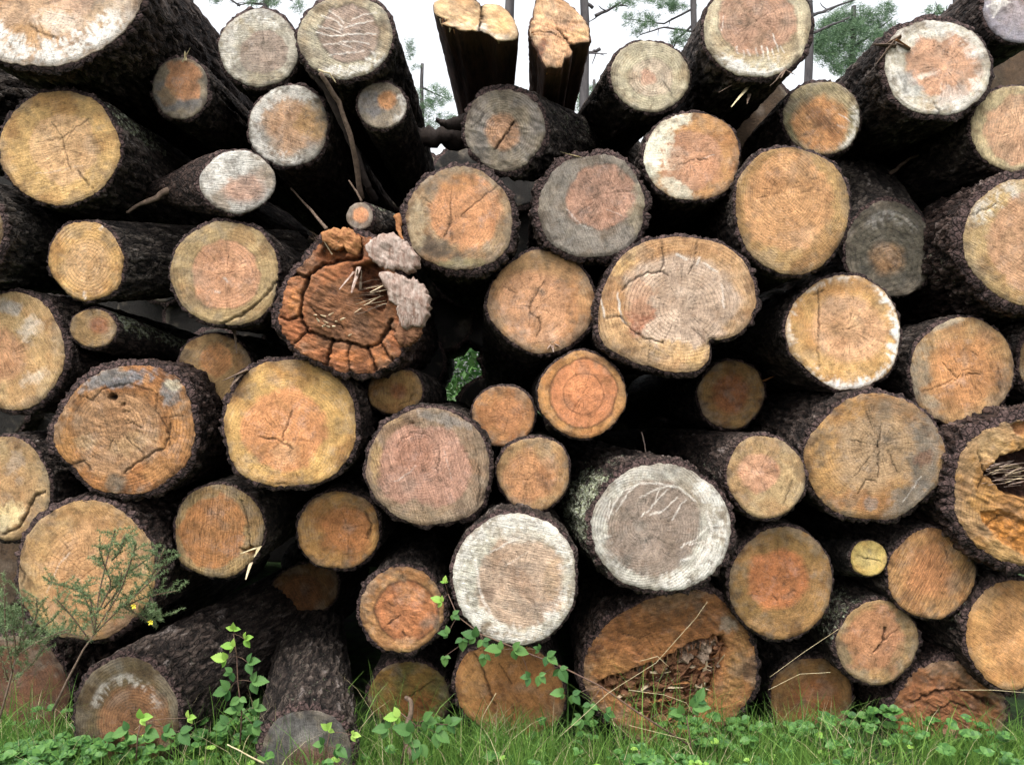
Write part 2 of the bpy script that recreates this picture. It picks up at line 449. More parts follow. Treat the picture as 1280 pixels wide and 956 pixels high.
def make_log(S):
    LID[0] += 1
    seed = S.setdefault('seed', LID[0] * 13)
    rg = np.random.default_rng(seed)
    cx, cy = S['c']; Y = S.get('Y', 3.4)
    sc = Y / F
    vx, vy = S.get('vp', (640, 478))
    d = np.array([(vx - 640.0) / F, 1.0, -(vy - 478.0) / F]); d /= np.linalg.norm(d)
    f = outline_fn(S)
    root = empty(S.get('name', 'log'), at(cx, cy, Y))
    tag(root, S['label'], S.get('cat', 'log'), S.get('group', 'sawn pine logs stacked in the pile'))
    if 'poly' in S:
        rm = float(np.mean(f(np.linspace(-3.14, 3.14, 60))))
    else:
        rm = (S['r'][0] + S['r'][1]) / 2
    dense = S.get('dense', 1.0)
    # ---------- cut face
    nseg = int(np.clip(rm * 2.7, 40, 240) * dense); nring = int(np.clip(rm * 0.62, 10, 64) * dense)
    th = np.linspace(0, 2 * np.pi, nseg, endpoint=False)
    R = f(th)
    rho = np.linspace(0, 1, nring + 1)[1:] ** 0.85
    TH, RH = np.meshgrid(th, rho)
    X = cx + R[None, :] * RH * np.cos(TH); Yp = cy + R[None, :] * RH * np.sin(TH)
    X = np.concatenate([[cx], X.ravel()]); Yp = np.concatenate([[cy], Yp.ravel()]); RHO = np.concatenate([[0], RH.ravel()]); TT = np.concatenate([[0], TH.ravel()])
    N = len(X)
    K = S.get('k', 0.92)
    # colour
    hx, hy = S.get('hc', (cx + rg.uniform(-.08, .08) * rm, cy + rg.uniform(-.06, .06) * rm))
    hrx, hry = S.get('hr', (rm * .58, rm * .58))
    sap, heart = lin(S['sap'], K), lin(S['heart'], K); heart = heart * .88 + sap * .12
    big = fbm(X / (rm * .5), Yp / (rm * .5), seed=seed + 1, o=3)
    mid = fbm(X / 14., Yp / 14., seed=seed + 2, o=4)
    fin = fbm(X / 4., Yp / 4., seed=seed + 12, o=3)
    rad_n = fbm(TT * 14 / 6.2832 * 3, RHO * 1.6, seed=seed + 13, o=3)
    col = np.tile(sap, (N, 1))
    tcol = lin(S.get('sap2', tuple(np.array(S['sap']) * np.array([.86, .80, .74]))), K)
    col += (tcol - sap) * sst(.42, .68, big)[:, None] * S.get('mott', .9)
    wob = 1 + S.get('hw', .16) * 2 * (fbm(X / (rm * .35), Yp / (rm * .35), seed=seed + 5, o=3) - .5)
    hd = np.hypot((X - hx) / hrx, (Yp - hy) / hry) * wob
    soft = max(.05, S.get('hs', .10) * 1.15)
    hd2 = hd + .07 * (fin - .5) + .09 * (rad_n - .5)
    hm = sst(1 + soft, 1 - soft, hd2) * np.clip(.72 + .55 * mid, 0, 1)
    hc2 = heart * (1 + .3 * (fbm(X / (rm * .3), Yp / (rm * .3), seed=seed + 6, o=3) - .5)[:, None])
    col = col * (1 - hm[:, None]) + hc2 * hm[:, None]
    if 'hring' in S:     # dark growth ring line at heart edge
        for hr_, w_, st_ in S['hring']:
            m = np.exp(-((hd / hr_ - 1) * hrx * hr_ / w_) ** 2) * st_
            col *= (1 - m[:, None] * .6)
    # rim
    rim = lin(S.get('rimc', tuple(np.array(S['sap']) * .72)), K)
    rw = S.get('rimw', .10)
    rmk = sst(1 - rw * 1.2, 1 - rw * .1, RHO + .10 * (mid - .5)) * S.get('rims', .6)
    col = col * (1 - rmk[:, None]) + rim * rmk[:, None]
    # a few automatic stains
    for q in range(S.get('nst', 5)):
        a, rr = rg.uniform(0, 6.28), rg.uniform(.1, .85) * rm
        bx, by = cx + rr * math.cos(a), cy + rr * math.sin(a)
        br = rg.uniform(.15, .42) * rm; ba = rg.uniform(0, 3.14); el = rg.uniform(.35, .8)
        u = ((X - bx) * math.cos(ba) + (Yp - by) * math.sin(ba)) / br; v = (-(X - bx) * math.sin(ba) + (Yp - by) * math.cos(ba)) / (br * el)
        m = sst(1.0, .2, np.hypot(u, v) + 1.1 * (mid - .5))
        kind = rg.choice(3)
        if kind == 0: tgt = col * np.array([.78, .70, .62])
        elif kind == 1: tgt = col * .55 + lin((150, 138, 128), K) * .45
        else: tgt = np.minimum(col * 1.22 + .02, .8)
        col = col + (tgt - col) * (m * rg.uniform(.3, .8) * S.get('sts', 1))[:, None]
    for (bx, by, brx, bry, ba, bc, bs) in S.get('blobs', []):
        ba = math.radians(ba)
        u = ((X - bx) * math.cos(ba) + (Yp - by) * math.sin(ba)) / brx; v = (-(X - bx) * math.sin(ba) + (Yp - by) * math.cos(ba)) / bry
        m = sst(1.2, .6, np.hypot(u, v) + 1.3 * (mid - .5) + .9 * (fin - .5)) * bs * np.clip(.6 + .8 * fin, 0, 1.05)
        col = col * (1 - m[:, None]) + lin(bc, K) * m[:, None]
    spec = np.full(N, S.get('mould', .5))
    H = 0.004 * (fbm(X / 30., Yp / 30., seed=seed + 9, o=3) - .5) + .002 * (mid - .5)
    # grey weathering creeping in from the bark
    dn = fbm(np.cos(TT) * 2.6 + RHO * 1.5 + 7, np.sin(TT) * 2.6 + 7, RHO * 2, seed=seed + 71, o=4) + .35 * (fbm(X / 6, Yp / 6, seed=seed + 72, o=3) - .5)
    dm = sst(.50, .70, dn + .34 * (RHO - .78)) * sst(.45, .8, RHO) * min(1, .35 + .6 * S.get('mould', .5))
    col = col * (1 - dm[:, None] * .62) + lin((136, 122, 106), K)[None, :] * (.6 + .8 * mid[:, None]) * dm[:, None] * .62
    dk = sst(.60, .70, fbm(np.cos(TT) * 4 + RHO * 2 + 17, np.sin(TT) * 4 + 3, RHO * 3, seed=seed + 73, o=4) + .12 * (RHO - .8)) * sst(.6, .9, RHO) * .6
    col = col * (1 - dk[:, None] * np.array([.62, .68, .72])[None, :])
    col = (col * .85 + col.mean(1, keepdims=True) * .15) * np.array([1.0, 1.0, .94])
    col *= (1 + .55 * (mid - .5) + .35 * (big - .5) - .25 * sst(.55, .75, fin))[:, None]
    # white resin
    for (r0, r1, a0, a1, st) in S.get('resin', []):
        ang = np.degrees(TT) % 360
        dd = (ang - a0) % 360; span = (a1 - a0) % 360 or 360
        am = np.clip(np.minimum(dd, span - dd) / 14, 0, 1) * (dd <= span) if span < 360 else 1.0
        rag = fbm(TT * rm / 5., RHO * rm / 22., seed=seed + 21, o=4)
        m = sst(r0 - .06, r0 + .05, RHO + .35 * (rag - .5)) * sst(r1 + .05, r1 - .05, RHO)
        pt = sst(.40, .64, .55 * fbm(X / 3.5, Yp / 3.5, seed=seed + 22, o=3) + .45 * fbm(X / 16, Yp / 16, seed=seed + 23, o=2) + .1 * st)
        m = m * pt * am * st
        col = col * (1 - m[:, None]) + lin((238, 232, 222), .95) * m[:, None]
        H += .0015 * m
    for (pts, w, st) in S.get('streaks', []):
        dd = seg_dist(X + 3 * (fbm(X / 7, Yp / 7, seed=seed + 31, o=2) - .5), Yp + 3 * (fbm(X / 7, Yp / 7, seed=seed + 32, o=2) - .5), pts)
        m = sst(w * 1.1, w * .2, dd) * st * (.45 + .75 * fbm(X / 5, Yp / 5, seed=seed + 33, o=2))
        col = col * (1 - m[:, None]) + lin((240, 230, 218), .95) * m[:, None]
        H += .001 * m
    # automatic dribbles
    if 'drib' in S:
        n, a0, a1, r0, ln_ = S['drib']
        for q in range(n):
            a = math.radians(rg.uniform(a0, a1)); rr = rm * r0
            x0, y0 = cx + rr * math.cos(a), cy + rr * math.sin(a)
            L_ = ln_ * rg.uniform(.4, 1.2); ta = math.radians(S.get('dribdir', 115) + rg.uniform(-14, 14))
            dd = seg_dist(X, Yp, [(x0, y0), (x0 + L_ * .5 * math.cos(ta), y0 + L_ * .5 * math.sin(ta)), (x0 + L_ * math.cos(ta + .2), y0 + L_ * math.sin(ta + .2))])
            m = sst(1.6, .4, dd) * .8
            col = col * (1 - m[:, None]) + lin((238, 228, 218), .95) * m[:, None]
    # regions lifted or sunk, pits
    cut = np.zeros(N)
    for (pts, depth, rough, dc) in S.get('pits', []):
        jx = 9 * (fbm(X / 9, Yp / 9, seed=seed + 41, o=3) - .5); jy = 9 * (fbm(X / 9 + 50, Yp / 9, seed=seed + 42, o=3) - .5)
        ins = in_poly(X + jx, Yp + jy, pts)
        ed = seg_dist(X + jx, Yp + jy, list(pts) + [pts[0]])
        m = np.where(ins, sst(0, 5, ed), 0)
        cr = fbm(X / 8., Yp / 8., seed=seed + 43, o=4)
        H -= m * (depth + rough * (cr - .5) * 2)
        if dc is not None:
            cc = lin(dc, K) * (.35 + 1.5 * fbm(X / 5., Yp / 5., seed=seed + 44, o=3)[:, None])
            col = col * (1 - m[:, None]) + cc * m[:, None]
    allc = []
    for cr in S.get('cracks', []):
        allc.append(cr)
    ns = S.get('star', 0)
    px_, py_ = S.get('pith', (hx, hy))
    a0 = rg.uniform(0, 6.28)
    for q in range(ns):
        a = a0 + q * 6.28 / ns + rg.uniform(-.35, .35); L_ = rm * rg.uniform(.15, .55)
        x, y = px_, py_; pts = [(x, y)]
        for k in range(5):
            x += L_ / 5 * math.cos(a); y += L_ / 5 * math.sin(a); a += rg.uniform(-.14, .14); pts.append((x, y))
        allc.append((pts, .3, .0015))
    for (pts, w, dep) in allc:
        jx = 4.5 * (fbm(X / 5, Yp / 5, seed=seed + 51, o=3) - .5); jy = 4.5 * (fbm(X / 5 + 50, Yp / 5, seed=seed + 52, o=2) - .5)
        dd = seg_dist(X + jx, Yp + jy, pts)
        w = w * .8; m = sst(w + .75, w * .25, dd) * min(1, .6 + w * .3)
        H -= m * dep
        col *= (1 - (.72 if w > .5 else .5) * m)[:, None]
    H -= .004 * sst(.93, 1.0, RHO)
    if 'rough' in S:
        rf = fbm((X + .5 * Yp) / 10, (Yp - .5 * X) / 4, seed=seed + 81, o=4) - .5
        H += S['rough'] * 2 * rf
        col *= (1 + 1.1 * np.clip(rf, -.3, .3))[:, None]
    tilt = S.get('tilt', (rg.uniform(-.06, .06), rg.uniform(-.06, .06)))
    tl = ((X - cx) * tilt[0] + (Yp - cy) * tilt[1]) * sc
    loc = np.stack([(X - cx) * sc, -H + tl, -(Yp - cy) * sc], -1)
    # ring phase
    pw = 1 + .06 * (fbm(X / (rm * .8), Yp / (rm * .8), seed=seed + 61, o=2) - .5)
    ecc = S['r'][0] / S['r'][1] if 'r' in S else 1.0
    pr_ = np.hypot((X - px_) / math.sqrt(ecc), (Yp - py_) * math.sqrt(ecc)) * pw
    phase = pr_ / S.get('rsp', 3.6) + .5 * fbm(X / 25, Yp / 25, seed=seed + 62, o=2)
    pv = np.stack([(X - px_) / rm, (Yp - py_) / rm, phase], -1)
    sa = math.radians(S.get('sa', rg.uniform(0, 180)))
    saw = np.stack([-(X - cx) * math.sin(sa) + (Yp - cy) * math.cos(sa) + seed * 7, (X - cx) * math.cos(sa) + (Yp - cy) * math.sin(sa), 0 * X], -1)
    prm = np.stack([np.full(N, S.get('ring', rg.uniform(.12, .6))), np.full(N, S.get('chk', .7)), np.full(N, S.get('saw', rg.choice([.05, .12, .25, .5]))), spec], -1)
    # skirt behind the face
    last = np.arange(N - nseg, N)
    skirt = loc[last] + d * .03
    V = np.concatenate([loc, skirt])
    fan = np.stack([np.zeros(nseg, int), 1 + (np.arange(nseg) + 1) % nseg, 1 + np.arange(nseg)], -1)
    q = grid_faces(nring, nseg) + 1
    j = np.arange(nseg)
    sk = np.stack([last[j], last[(j + 1) % nseg], N + (j + 1) % nseg, N + j], -1)
    def app(a): return np.concatenate([a, a[last]])
    cc = np.clip(np.concatenate([col, np.ones((N, 1))], 1), .004, 1)
    mesh_np('cut_face', V, [fan, q, sk], M_WOOD, root,
            {'col': ('FLOAT_COLOR', app(cc)), 'prm': ('FLOAT_COLOR', app(prm)), 'pv': ('FLOAT_VECTOR', app(pv)), 'saw': ('FLOAT_VECTOR', app(saw))})
    # ---------- bark sleeve
    L = S.get('L', 3.0)
    t_px = S.get('bark', 5.0) * 1.15
    ns_ = int(np.clip(rm * 2.0, 30, 200)); thb = np.linspace(0, 2 * np.pi, ns_, endpoint=False)
    Rb = f(thb)
    ss = [0.0]; st = .006
    while ss[-1] < L:
        ss.append(ss[-1] + st); st *= S.get('grow', 1.055)
    ss = np.array(ss)
    nr = len(ss)
    circ = 2 * np.pi * rm * sc
    pw_, pl_ = S.get('plate', (.034, .13))
    nper = max(5, int(round(circ / pw_)))
    THB, SSB = np.meshgrid(thb, ss)
    U = THB / (2 * np.pi) * nper + 1.7 * (vn(np.cos(THB) * 3 + 5, np.sin(THB) * 3 + 5, SSB * 14, seed) - .5)
    Vv = SSB / pl_ + 1.6 * (vn(np.cos(THB) * 5 + 5, np.sin(THB) * 5 + 5, SSB * 9, seed + 1) - .5)
    f1, f2, idn = worley(U, Vv, nper, seed + 2)
    edge = sst(.0, .16, f2 - f1)
    plate = edge * (.55 + .45 * idn)
    fn = fbm(np.cos(THB) * rm / 4, np.sin(THB) * rm / 4, SSB * 22, seed + 4, 4)
    hgt = np.clip(plate * .72 + .8 * (fn - .36), 0, 1.2)
    tt = t_px * (.08 + 1.2 * hgt) 
    gone = sst(.55, .65, fbm(np.cos(THB) * 1.2 + 3, np.sin(THB) * 1.2 + 3, SSB * 3, seed + 8, 2)) * S.get('bare', 0)
    tt *= 1 - .85 * gone
    tt *= (.35 + 1.1 * fbm(np.cos(THB) * 1.8 + 3, np.sin(THB) * 1.8 + 3, SSB * 2, seed + 14, 3))
    tp = S.get('taper', -.05)
    shape = 1 + tp * SSB
    if 'tipr' in S: shape = 1 + (S['tipr'] - 1) * sst(0, L, SSB)
    RR = (Rb[None, :] + tt) * shape
    wav = S.get('bend', .02)
    ox = wav * np.sin(SSB * 1.3 + seed) * SSB / 2; oz = wav * np.cos(SSB * 1.1 + seed) * SSB / 2
    rimset = .003 + .016 * (vn(np.cos(thb) * 8 + 5, np.sin(thb) * 8 + 5, seed=seed + 6))
    Sx = SSB + np.where(SSB < .05, (1 - SSB / .05), 0) * rimset[None, :]
    tlx = (RR * np.cos(THB) * tilt[0] + RR * np.sin(THB) * tilt[1]) * sc * np.clip(1 - SSB / .4, 0, 1)
    VX = RR * np.cos(THB) * sc + d[0] * Sx + ox; VZ = -RR * np.sin(THB) * sc + d[2] * Sx + oz; VY = d[1] * Sx + tlx
    body = np.stack([VX, VY, VZ], -1).reshape(-1, 3)
    rin = f(thb) * .985
    rowi = np.stack([rin * np.cos(thb) * sc, np.full(ns_, .004) + (rin * np.cos(thb) * tilt[0] + rin * np.sin(thb) * tilt[1]) * sc, -rin * np.sin(thb) * sc], -1)
    V = np.concatenate([rowi, body])
    lich = np.zeros_like(THB)
    for (a, aw, s0, s1, stg) in S.get('lichen', []):
        da = np.abs((np.degrees(THB) - a + 180) % 360 - 180)
        lich = np.maximum(lich, sst(aw, aw * .4, da) * sst(s0 - .04, s0 + .02, SSB) * sst(s1 + .1, s1 - .05, SSB) * stg)
    rimf = np.zeros_like(THB); rimf[0] = .8; rimf[1] = .25
    bp = np.stack([hgt, rimf, lich, np.full_like(THB, S.get('red', .25))], -1).reshape(-1, 4)
    bp0 = np.tile([.6, 1., 0, S.get('red', .25)], (ns_, 1))
    fc = grid_faces(nr + 1, ns_)
    # back cap
    base = len(V) - ns_
    cpt = V[base:].mean(0)
    V = np.concatenate([V, cpt[None]]); bpx = np.concatenate([bp0, bp, bp0[:1]])
    capf = np.stack([base + (j2 := np.arange(ns_)), base + (j2 + 1) % ns_, np.full(ns_, len(V) - 1)], -1)
    mesh_np(S.get('sleeve', 'bark'), V, [fc, capf], S.get('bmat', M_BARK), root, {'bp': ('FLOAT_COLOR', bpx)})
    S['root'] = root; S['sc'] = sc; S['o'] = at(cx, cy, Y)
    return root

def blade_mesh(name, A, B, w, mat, parent=None, bend=0.0, thick=.35, nseg=4, seed=0, origin=None):
    """a tapering splinter / stick between world points A and B"""
    A = np.array(A, float); B = np.array(B, float)
    d = B - A; L = np.linalg.norm(d); d /= L
    up = np.array([0, 0, 1.]) if abs(d[2]) < .9 else np.array([0, 1., 0])
    s1 = np.cross(d, up); s1 /= np.linalg.norm(s1); s2 = np.cross(s1, d)
    rg = np.random.default_rng(seed)
    V = []; n = 6
    for i in range(nseg + 1):
        t = i / nseg
        ww = w * (1 - .75 * t ** 1.5) * (1 + .25 * rg.uniform(-1, 1))
        c = A + d * L * t + s2 * bend * math.sin(t * math.pi) + s1 * rg.uniform(-.12, .12) * w
        for k in range(n):
            a = 2 * math.pi * k / n
            V.append(c + s1 * math.cos(a) * ww + s2 * math.sin(a) * ww * thick)
    V = np.array(V)
    if origin is not None: V = V - np.array(origin)
    caps = [np.array([list(range(n))[::-1]]), np.array([[nseg * n + k for k in range(n)]])]
    return mesh_np(name, V, [grid_faces(nseg + 1, n)] + caps, mat, parent, smooth=False)

def tube(name, pts, radii, mat, parent=None, n=8, origin=None, rough=0.0, seed=0):
    pts = np.array(pts, float); rg = np.random.default_rng(seed)
    V = []
    for i, p in enumerate(pts):
        d = pts[min(i + 1, len(pts) - 1)] - pts[max(i - 1, 0)]; d /= np.linalg.norm(d) + 1e-9
        up = np.array([0, 1., 0]) if abs(d[1]) < .9 else np.array([1., 0, 0])
        s1 = np.cross(d, up); s1 /= np.linalg.norm(s1); s2 = np.cross(s1, d)
        for k in range(n):
            a = 2 * math.pi * k / n; r = radii[i] * (1 + rough * rg.uniform(-1, 1))
            V.append(p + s1 * math.cos(a) * r + s2 * math.sin(a) * r)
    V = np.array(V)
    if origin is not None: V = V - np.array(origin)
    m = len(pts)
    caps = [np.array([list(range(n))[::-1]]), np.array([[(m - 1) * n + k for k in range(n)]])]
    return mesh_np(name, V, [grid_faces(m, n)] + caps, mat, parent)

def chunk(name, poly, Y, thick, mat, parent, origin, seed=0, dome=.012, push=0.0):
    """an irregular broken lump with outline poly (px), front domed and rough, real thickness"""
    pts = np.array(poly, float); c = pts.mean(0)
    n = 96
    ang = np.arctan2(pts[:, 1] - c[1], pts[:, 0] - c[0]); rad = np.hypot(*(pts - c).T); k = np.argsort(ang)
    A = np.concatenate([ang[k] - 2 * np.pi, ang[k], ang[k] + 2 * np.pi]); R = np.tile(rad[k], 3)
    th = np.linspace(-np.pi, np.pi, n, endpoint=False)
    r = np.interp(th, A, R) * (1 + .35 * (fbm(np.cos(th) * 7 + 9, np.sin(th) * 7 + 9, seed=seed, o=4) - .5))
    rows = []
    for rho, dy in [(q / 18, 0) for q in range(1, 18)] + [(.97, .3), (1.0, .8)]:
        x = c[0] + r * rho * np.cos(th); y = c[1] + r * rho * np.sin(th)
        h = dome * (1 - rho ** 4) * .6 + dome * .55 * (fbm((x + y * .6) / 12, (y - x * .6) / 3.5, seed=seed + 3, o=5) - .5) + dome * 1.2 * (fbm(x / 15, y / 15, seed=seed + 4, o=2) - .5)
        w = np.stack([(x - 640) * Y / F, Y - h + dy * .01, CAMZ - (y - 478) * Y / F], -1); rows.append(w)
    for dd, kk in ((thick * .5, .98), (thick, .8)):
        x = c[0] + r * kk * np.cos(th); y = c[1] + r * kk * np.sin(th)
        rows.append(np.stack([(x - 640) * Y / F, np.full(n, Y + dd), CAMZ - (y - 478) * Y / F], -1))
    V = np.concatenate(rows) - np.array(origin)
    return mesh_np(name, V, [grid_faces(len(rows), n), np.array([list(range(n))[::-1]]), np.array([[(len(rows) - 1) * n + q for q in range(n)]])], mat, parent)

# ------------------------------------------------------------------ the ground
def build_ground():
    n = 140
    xs = np.concatenate([-np.geomspace(400, 4, 30), np.linspace(-3.8, 3.8, 90), np.geomspace(4, 400, 30)])
    ys = np.concatenate([np.linspace(-1, 2.4, 10), np.linspace(2.5, 4.2, 40), np.geomspace(4.4, 900, 40)])
    XX, YY = np.meshgrid(xs, ys)
    Z = .10 * (fbm(XX * 1.3 + 50, YY * 1.3 + 50, seed=3, o=3) - .5) * np.clip(8 / (np.abs(XX) + YY), 0, 1)
    V = np.stack([XX, YY, Z], -1).reshape(-1, 3)
    s = NT('grassy_soil')
    co = s.coord(False)
    a = s.noise(co, 14, 5); b = s.noise(co, 160, 4, .8)
    c = s.ramp(a, [(.3, (.035, .03, .018)), (.5, (.04, .075, .022)), (.7, (.07, .14, .035))])
    c = s.mix(1.0, c, s.grey(s.math('ADD', .5, b)), 'MULTIPLY')
    s.l(c, s.b.inputs['Base Color']); s.b.inputs['Roughness'].default_value = .9
    s.l(s.bump(b, 1, .02), s.b.inputs['Normal'])
    o = mesh_np('ground', V, grid_faces(len(ys), len(xs), False), s.m)
    tag(o, 'grassy soil ground under and in front of the log pile', 'ground', kind='structure')
build_ground()

# ------------------------------------------------------------------ the logs
def Lg(cx, cy, rx, ry, sap, heart, label, **k):
    S = dict(c=(cx, cy), r=(rx, ry), sap=sap, heart=heart, label=label); S.update(k)
    make_log(S); return S

ALL = {}
# --- top row, left to right
ALL['t1'] = Lg(55, -30, 122, 112, (212, 186, 165), (205, 160, 120), 'largest pale log at the top left corner with whitened lower edge', Y=3.2, bark=9, hc=(40, 10), hr=(60, 45), hw=.5, hs=.35,
   resin=[(.72, .97, 20, 170, 1.0)], blobs=[(35, 48, 45, 20, -10, (190, 140, 80), .7), (130, 20, 30, 20, -40, (200, 160, 115), .7), (70, 25, 30, 16, 0, (235, 215, 200), .7), (90, 0, 25, 20, 0, (225, 180, 150), .7)], ring=.3, cracks=[([(40, 35), (60, 46), (74, 50)], 1.2, .004)], mould=.4, red=.35, L=3.4)
ALL['t2'] = Lg(225, 111, 35, 39, (146, 130, 108), (196, 132, 84), 'small round grey log end with torn orange middle, right below the huge top left log', Y=3.48, bark=4, hc=(229, 100), hr=(20, 26), hw=.5, hs=.15, mould=1, blobs=[(212, 120, 12, 14, 0, (150, 115, 70), .6)], sap2=(110, 105, 105), ring=.2)
ALL['t3'] = Lg(325, 60, 50, 48, (192, 182, 166), (160, 136, 122), 'pale log with grey brown heart, touching the left side of the whitish streaked log', Y=3.5, bark=4, hc=(330, 65), hr=(30, 28), hs=.05, mould=.9, ring=.4, sap2=(165, 150, 125), resin=[(.62, .98, 130, 320, .45)], star=3)
ALL['t4'] = Lg(432, 46, 60, 54, (196, 182, 156), (176, 146, 132), 'whitish log with combed white resin streaks above the frayed hanging splinters', Y=3.35, bark=6, hc=(438, 42), hr=(38, 35), hs=.04, hring=[(1.0, 2, .8)], mould=.9, sa=25, saw=.8, ring=.3,
   streaks=[([(398, 32), (412, 36), (425, 42)], 1.3, .8), ([(396, 40), (415, 46), (428, 45)], 1.3, .8), ([(402, 20), (416, 24), (428, 34)], 1.3, .8), ([(428, 45), (450, 42), (470, 43)], 1.3, .8), ([(424, 38), (446, 30), (466, 26)], 1.2, .8), ([(425, 53), (446, 52), (462, 55)], 1.2, .8), ([(410, 70), (436, 66), (455, 64)], 1.2, .7), ([(412, 14), (424, 22), (430, 30)], 1.2, .7), ([(440, 25), (458, 18), (470, 16)], 1.2, .7), ([(405, 56), (420, 54), (440, 60)], 1.2, .7)],
   resin=[(.72, .98, 20, 130, .7)], L=3.2)
ALL['t5'] = Lg(360, 157, 51, 49, (165, 156, 146), (200, 150, 108), 'middling log with mottled orange middle and grey white ring, under the two pale logs', Y=3.5, bark=4, hc=(365, 157), hr=(34, 32), hs=.3, hw=.4, mould=1, resin=[(.66, .98, 60, 330, .6)], blobs=[(388, 150, 20, 26, 0, (190, 145, 80), .6)], star=2)
ALL['t6'] = Lg(477, 131, 31, 29, (158, 140, 120), (218, 148, 88), 'small grey log with a bright orange off centre spot, below the whitish streaked log', Y=3.42, bark=3, hc=(484, 125), hr=(12, 12), hs=.2, mould=.8, sap2=(120, 115, 118), resin=[(.75, .98, -40, 60, .5)], saw=.5, sa=75)
ALL['t7'] = Lg(75, 185, 74, 74, (216, 170, 100), (222, 172, 120), 'large yellow log with pink heart and lichened bark, second down at the left edge', Y=3.3, vp=(640, 430), bark=5, hc=(78, 186), hr=(42, 40), hs=.06, hw=.2, mould=.3, star=4, ring=.35, rings=1, sa=-15, lichen=[(-38, 34, .03, .55, 1.3), (-10, 60, .05, .8, .5)],
   cracks=[([(64, 152), (76, 170), (82, 190), (88, 210)], .9, .003), ([(46, 178), (78, 172), (110, 148)], .8, .003), ([(98, 214), (118, 240)], 1.2, .005)], streaks=[([(45, 218), (75, 213), (104, 207)], .8, .4)])
ALL['t8'] = Lg(297, 227, 46, 39, (186, 178, 172), (200, 152, 128), 'whitened knobbly log end that narrows away to the left into a thin stem', Y=3.32, vp=(-900, 380), L=.62, tipr=.32, taper=0, bark=3, hc=(306, 238), hr=(26, 18), hs=.3, hw=.4, mould=.9, resin=[(.3, .98, 150, 330, .6)], red=.7, sa=5, saw=.7, bend=0, sts=.5)
ALL['t10'] = Lg(632, 162, 50, 50, (150, 134, 114), (182, 132, 96), 'rough grey brown log with a slanting split, before the two raised split logs', rough=0.005, Y=3.42, vp=(1150, 330), L=1.5, bark=6, lump=.08, fray=.03, hc=(628, 164), hr=(21, 23), hs=.15, mould=1, ring=.9, rsp=3.0, cracks=[([(619, 186), (634, 166), (643, 152)], 1.6, .01), ([(590, 160), (602, 150), (604, 140)], 1, .004)], lichen=[(-20, 40, .1, .9, .8)], sap2=(128, 118, 112), red=.1)
ALL['t12'] = Lg(813, 95, 49, 45, (212, 196, 164), (218, 192, 168), 'pale beige ringed log with a small pink core, left of the large top centre log', rot=10, Y=3.45, vp=(545, 430), bark=4, hc=(815, 98), hr=(28, 24), hs=.08, mould=.4, ring=.7, rsp=3, blobs=[(809, 97, 10, 9, 0, (214, 158, 130), .8)], cracks=[([(830, 100), (845, 130)], .7, .002)], hring=[(1.0, 1.5, .3)])
ALL['t13'] = Lg(948, 33, 66, 63, (222, 204, 170), (186, 134, 108), 'large top log with reddish heart and short white drips along its lower rim', Y=3.33, bark=5, hc=(945, 26), hr=(49, 42), hs=.04, hw=.1, mould=.5, star=5, ring=.5, hring=[(1.02, 1.5, .4)], resin=[(.74, .97, 50, 150, .9)],
   streaks=[([(966, 42), (968, 52), (974, 66)], 1.2, .9), ([(920, 58), (922, 68)], 1.3, .9), ([(945, 60), (947, 70)], 1.3, .9), ([(952, 57), (955, 72)], 1.5, .9), ([(958, 60), (961, 74)], 1.4, .9), ([(935, 62), (937, 70)], 1.2, .9), ([(965, 62), (968, 72)], 1.2, .9), ([(930, 64), (931, 72)], 1.2, .8), ([(905, 20), (902, 38)], .9, .5), ([(975, 58), (980, 66)], 1.2, .8)])
ALL['t14'] = Lg(1028, 147, 48, 46, (190, 168, 128), (205, 138, 76), 'orange brown log with dark slanting stripes and pale greenish rim near the green pine', Y=3.6, bark=4, hc=(1024, 155), hr=(36, 36), hs=.12, mould=.9, sap2=(130, 122, 84), saw=.9, sa=48, ring=.3, resin=[(.8, .98, -30, 70, .6)], streaks=[([(1048, 142), (1062, 152)], 1, .8), ([(1046, 156), (1056, 163)], .9, .7)],
   blobs=[(1030, 150, 6, 40, -30, (120, 75, 45), .6), (1012, 138, 5, 30, -30, (130, 85, 55), .5), (1046, 160, 4, 26, -30, (120, 75, 45), .5), (1010, 118, 30, 12, -20, (120, 110, 80), .6)])
ALL['t15'] = Lg(1172, 84, 66, 60, (208, 196, 176), (206, 146, 108), 'large log with orange heart, whitish patches and torn bark flap at its upper left', rot=15, Y=3.4, bark=7, hc=(1180, 82), hr=(48, 42), hs=.05, mould=.8, ring=.4, resin=[(.7, .98, 0, 359, .55)],
   blobs=[(1140, 108, 26, 13, 40, (160, 158, 156), .8), (1188, 122, 22, 16, 20, (220, 200, 190), .7), (1218, 68, 14, 9, 0, (232, 215, 205), .7), (1155, 96, 18, 5, -15, (225, 205, 190), .7), (1168, 44, 28, 6, 5, (225, 215, 200), .6)], cracks=[([(1166, 56), (1178, 60), (1186, 72)], .8, .003), ([(1174, 146), (1168, 128)], 1.2, .006)])
ALL['t16'] = Lg(1274, 4, 46, 50, (158, 150, 164), (176, 160, 165), 'purplish grey log with white scrapes, cut off by the top right corner', Y=3.45, bark=5, mould=.8, hs=.5, ring=.3, drib=(9, 180, 260, .5, 26), resin=[(.3, .8, 150, 270, .5)], red=.4)
ALL['t17'] = Lg(1270, 160, 54, 54, (212, 188, 142), (222, 166, 128), 'pinkish log with yellow ring at the right edge, below the corner log', Y=3.45, bark=4, hc=(1276, 162), hr=(44, 42), hs=.05, mould=.3, ring=.5, sa=100, saw=.6)
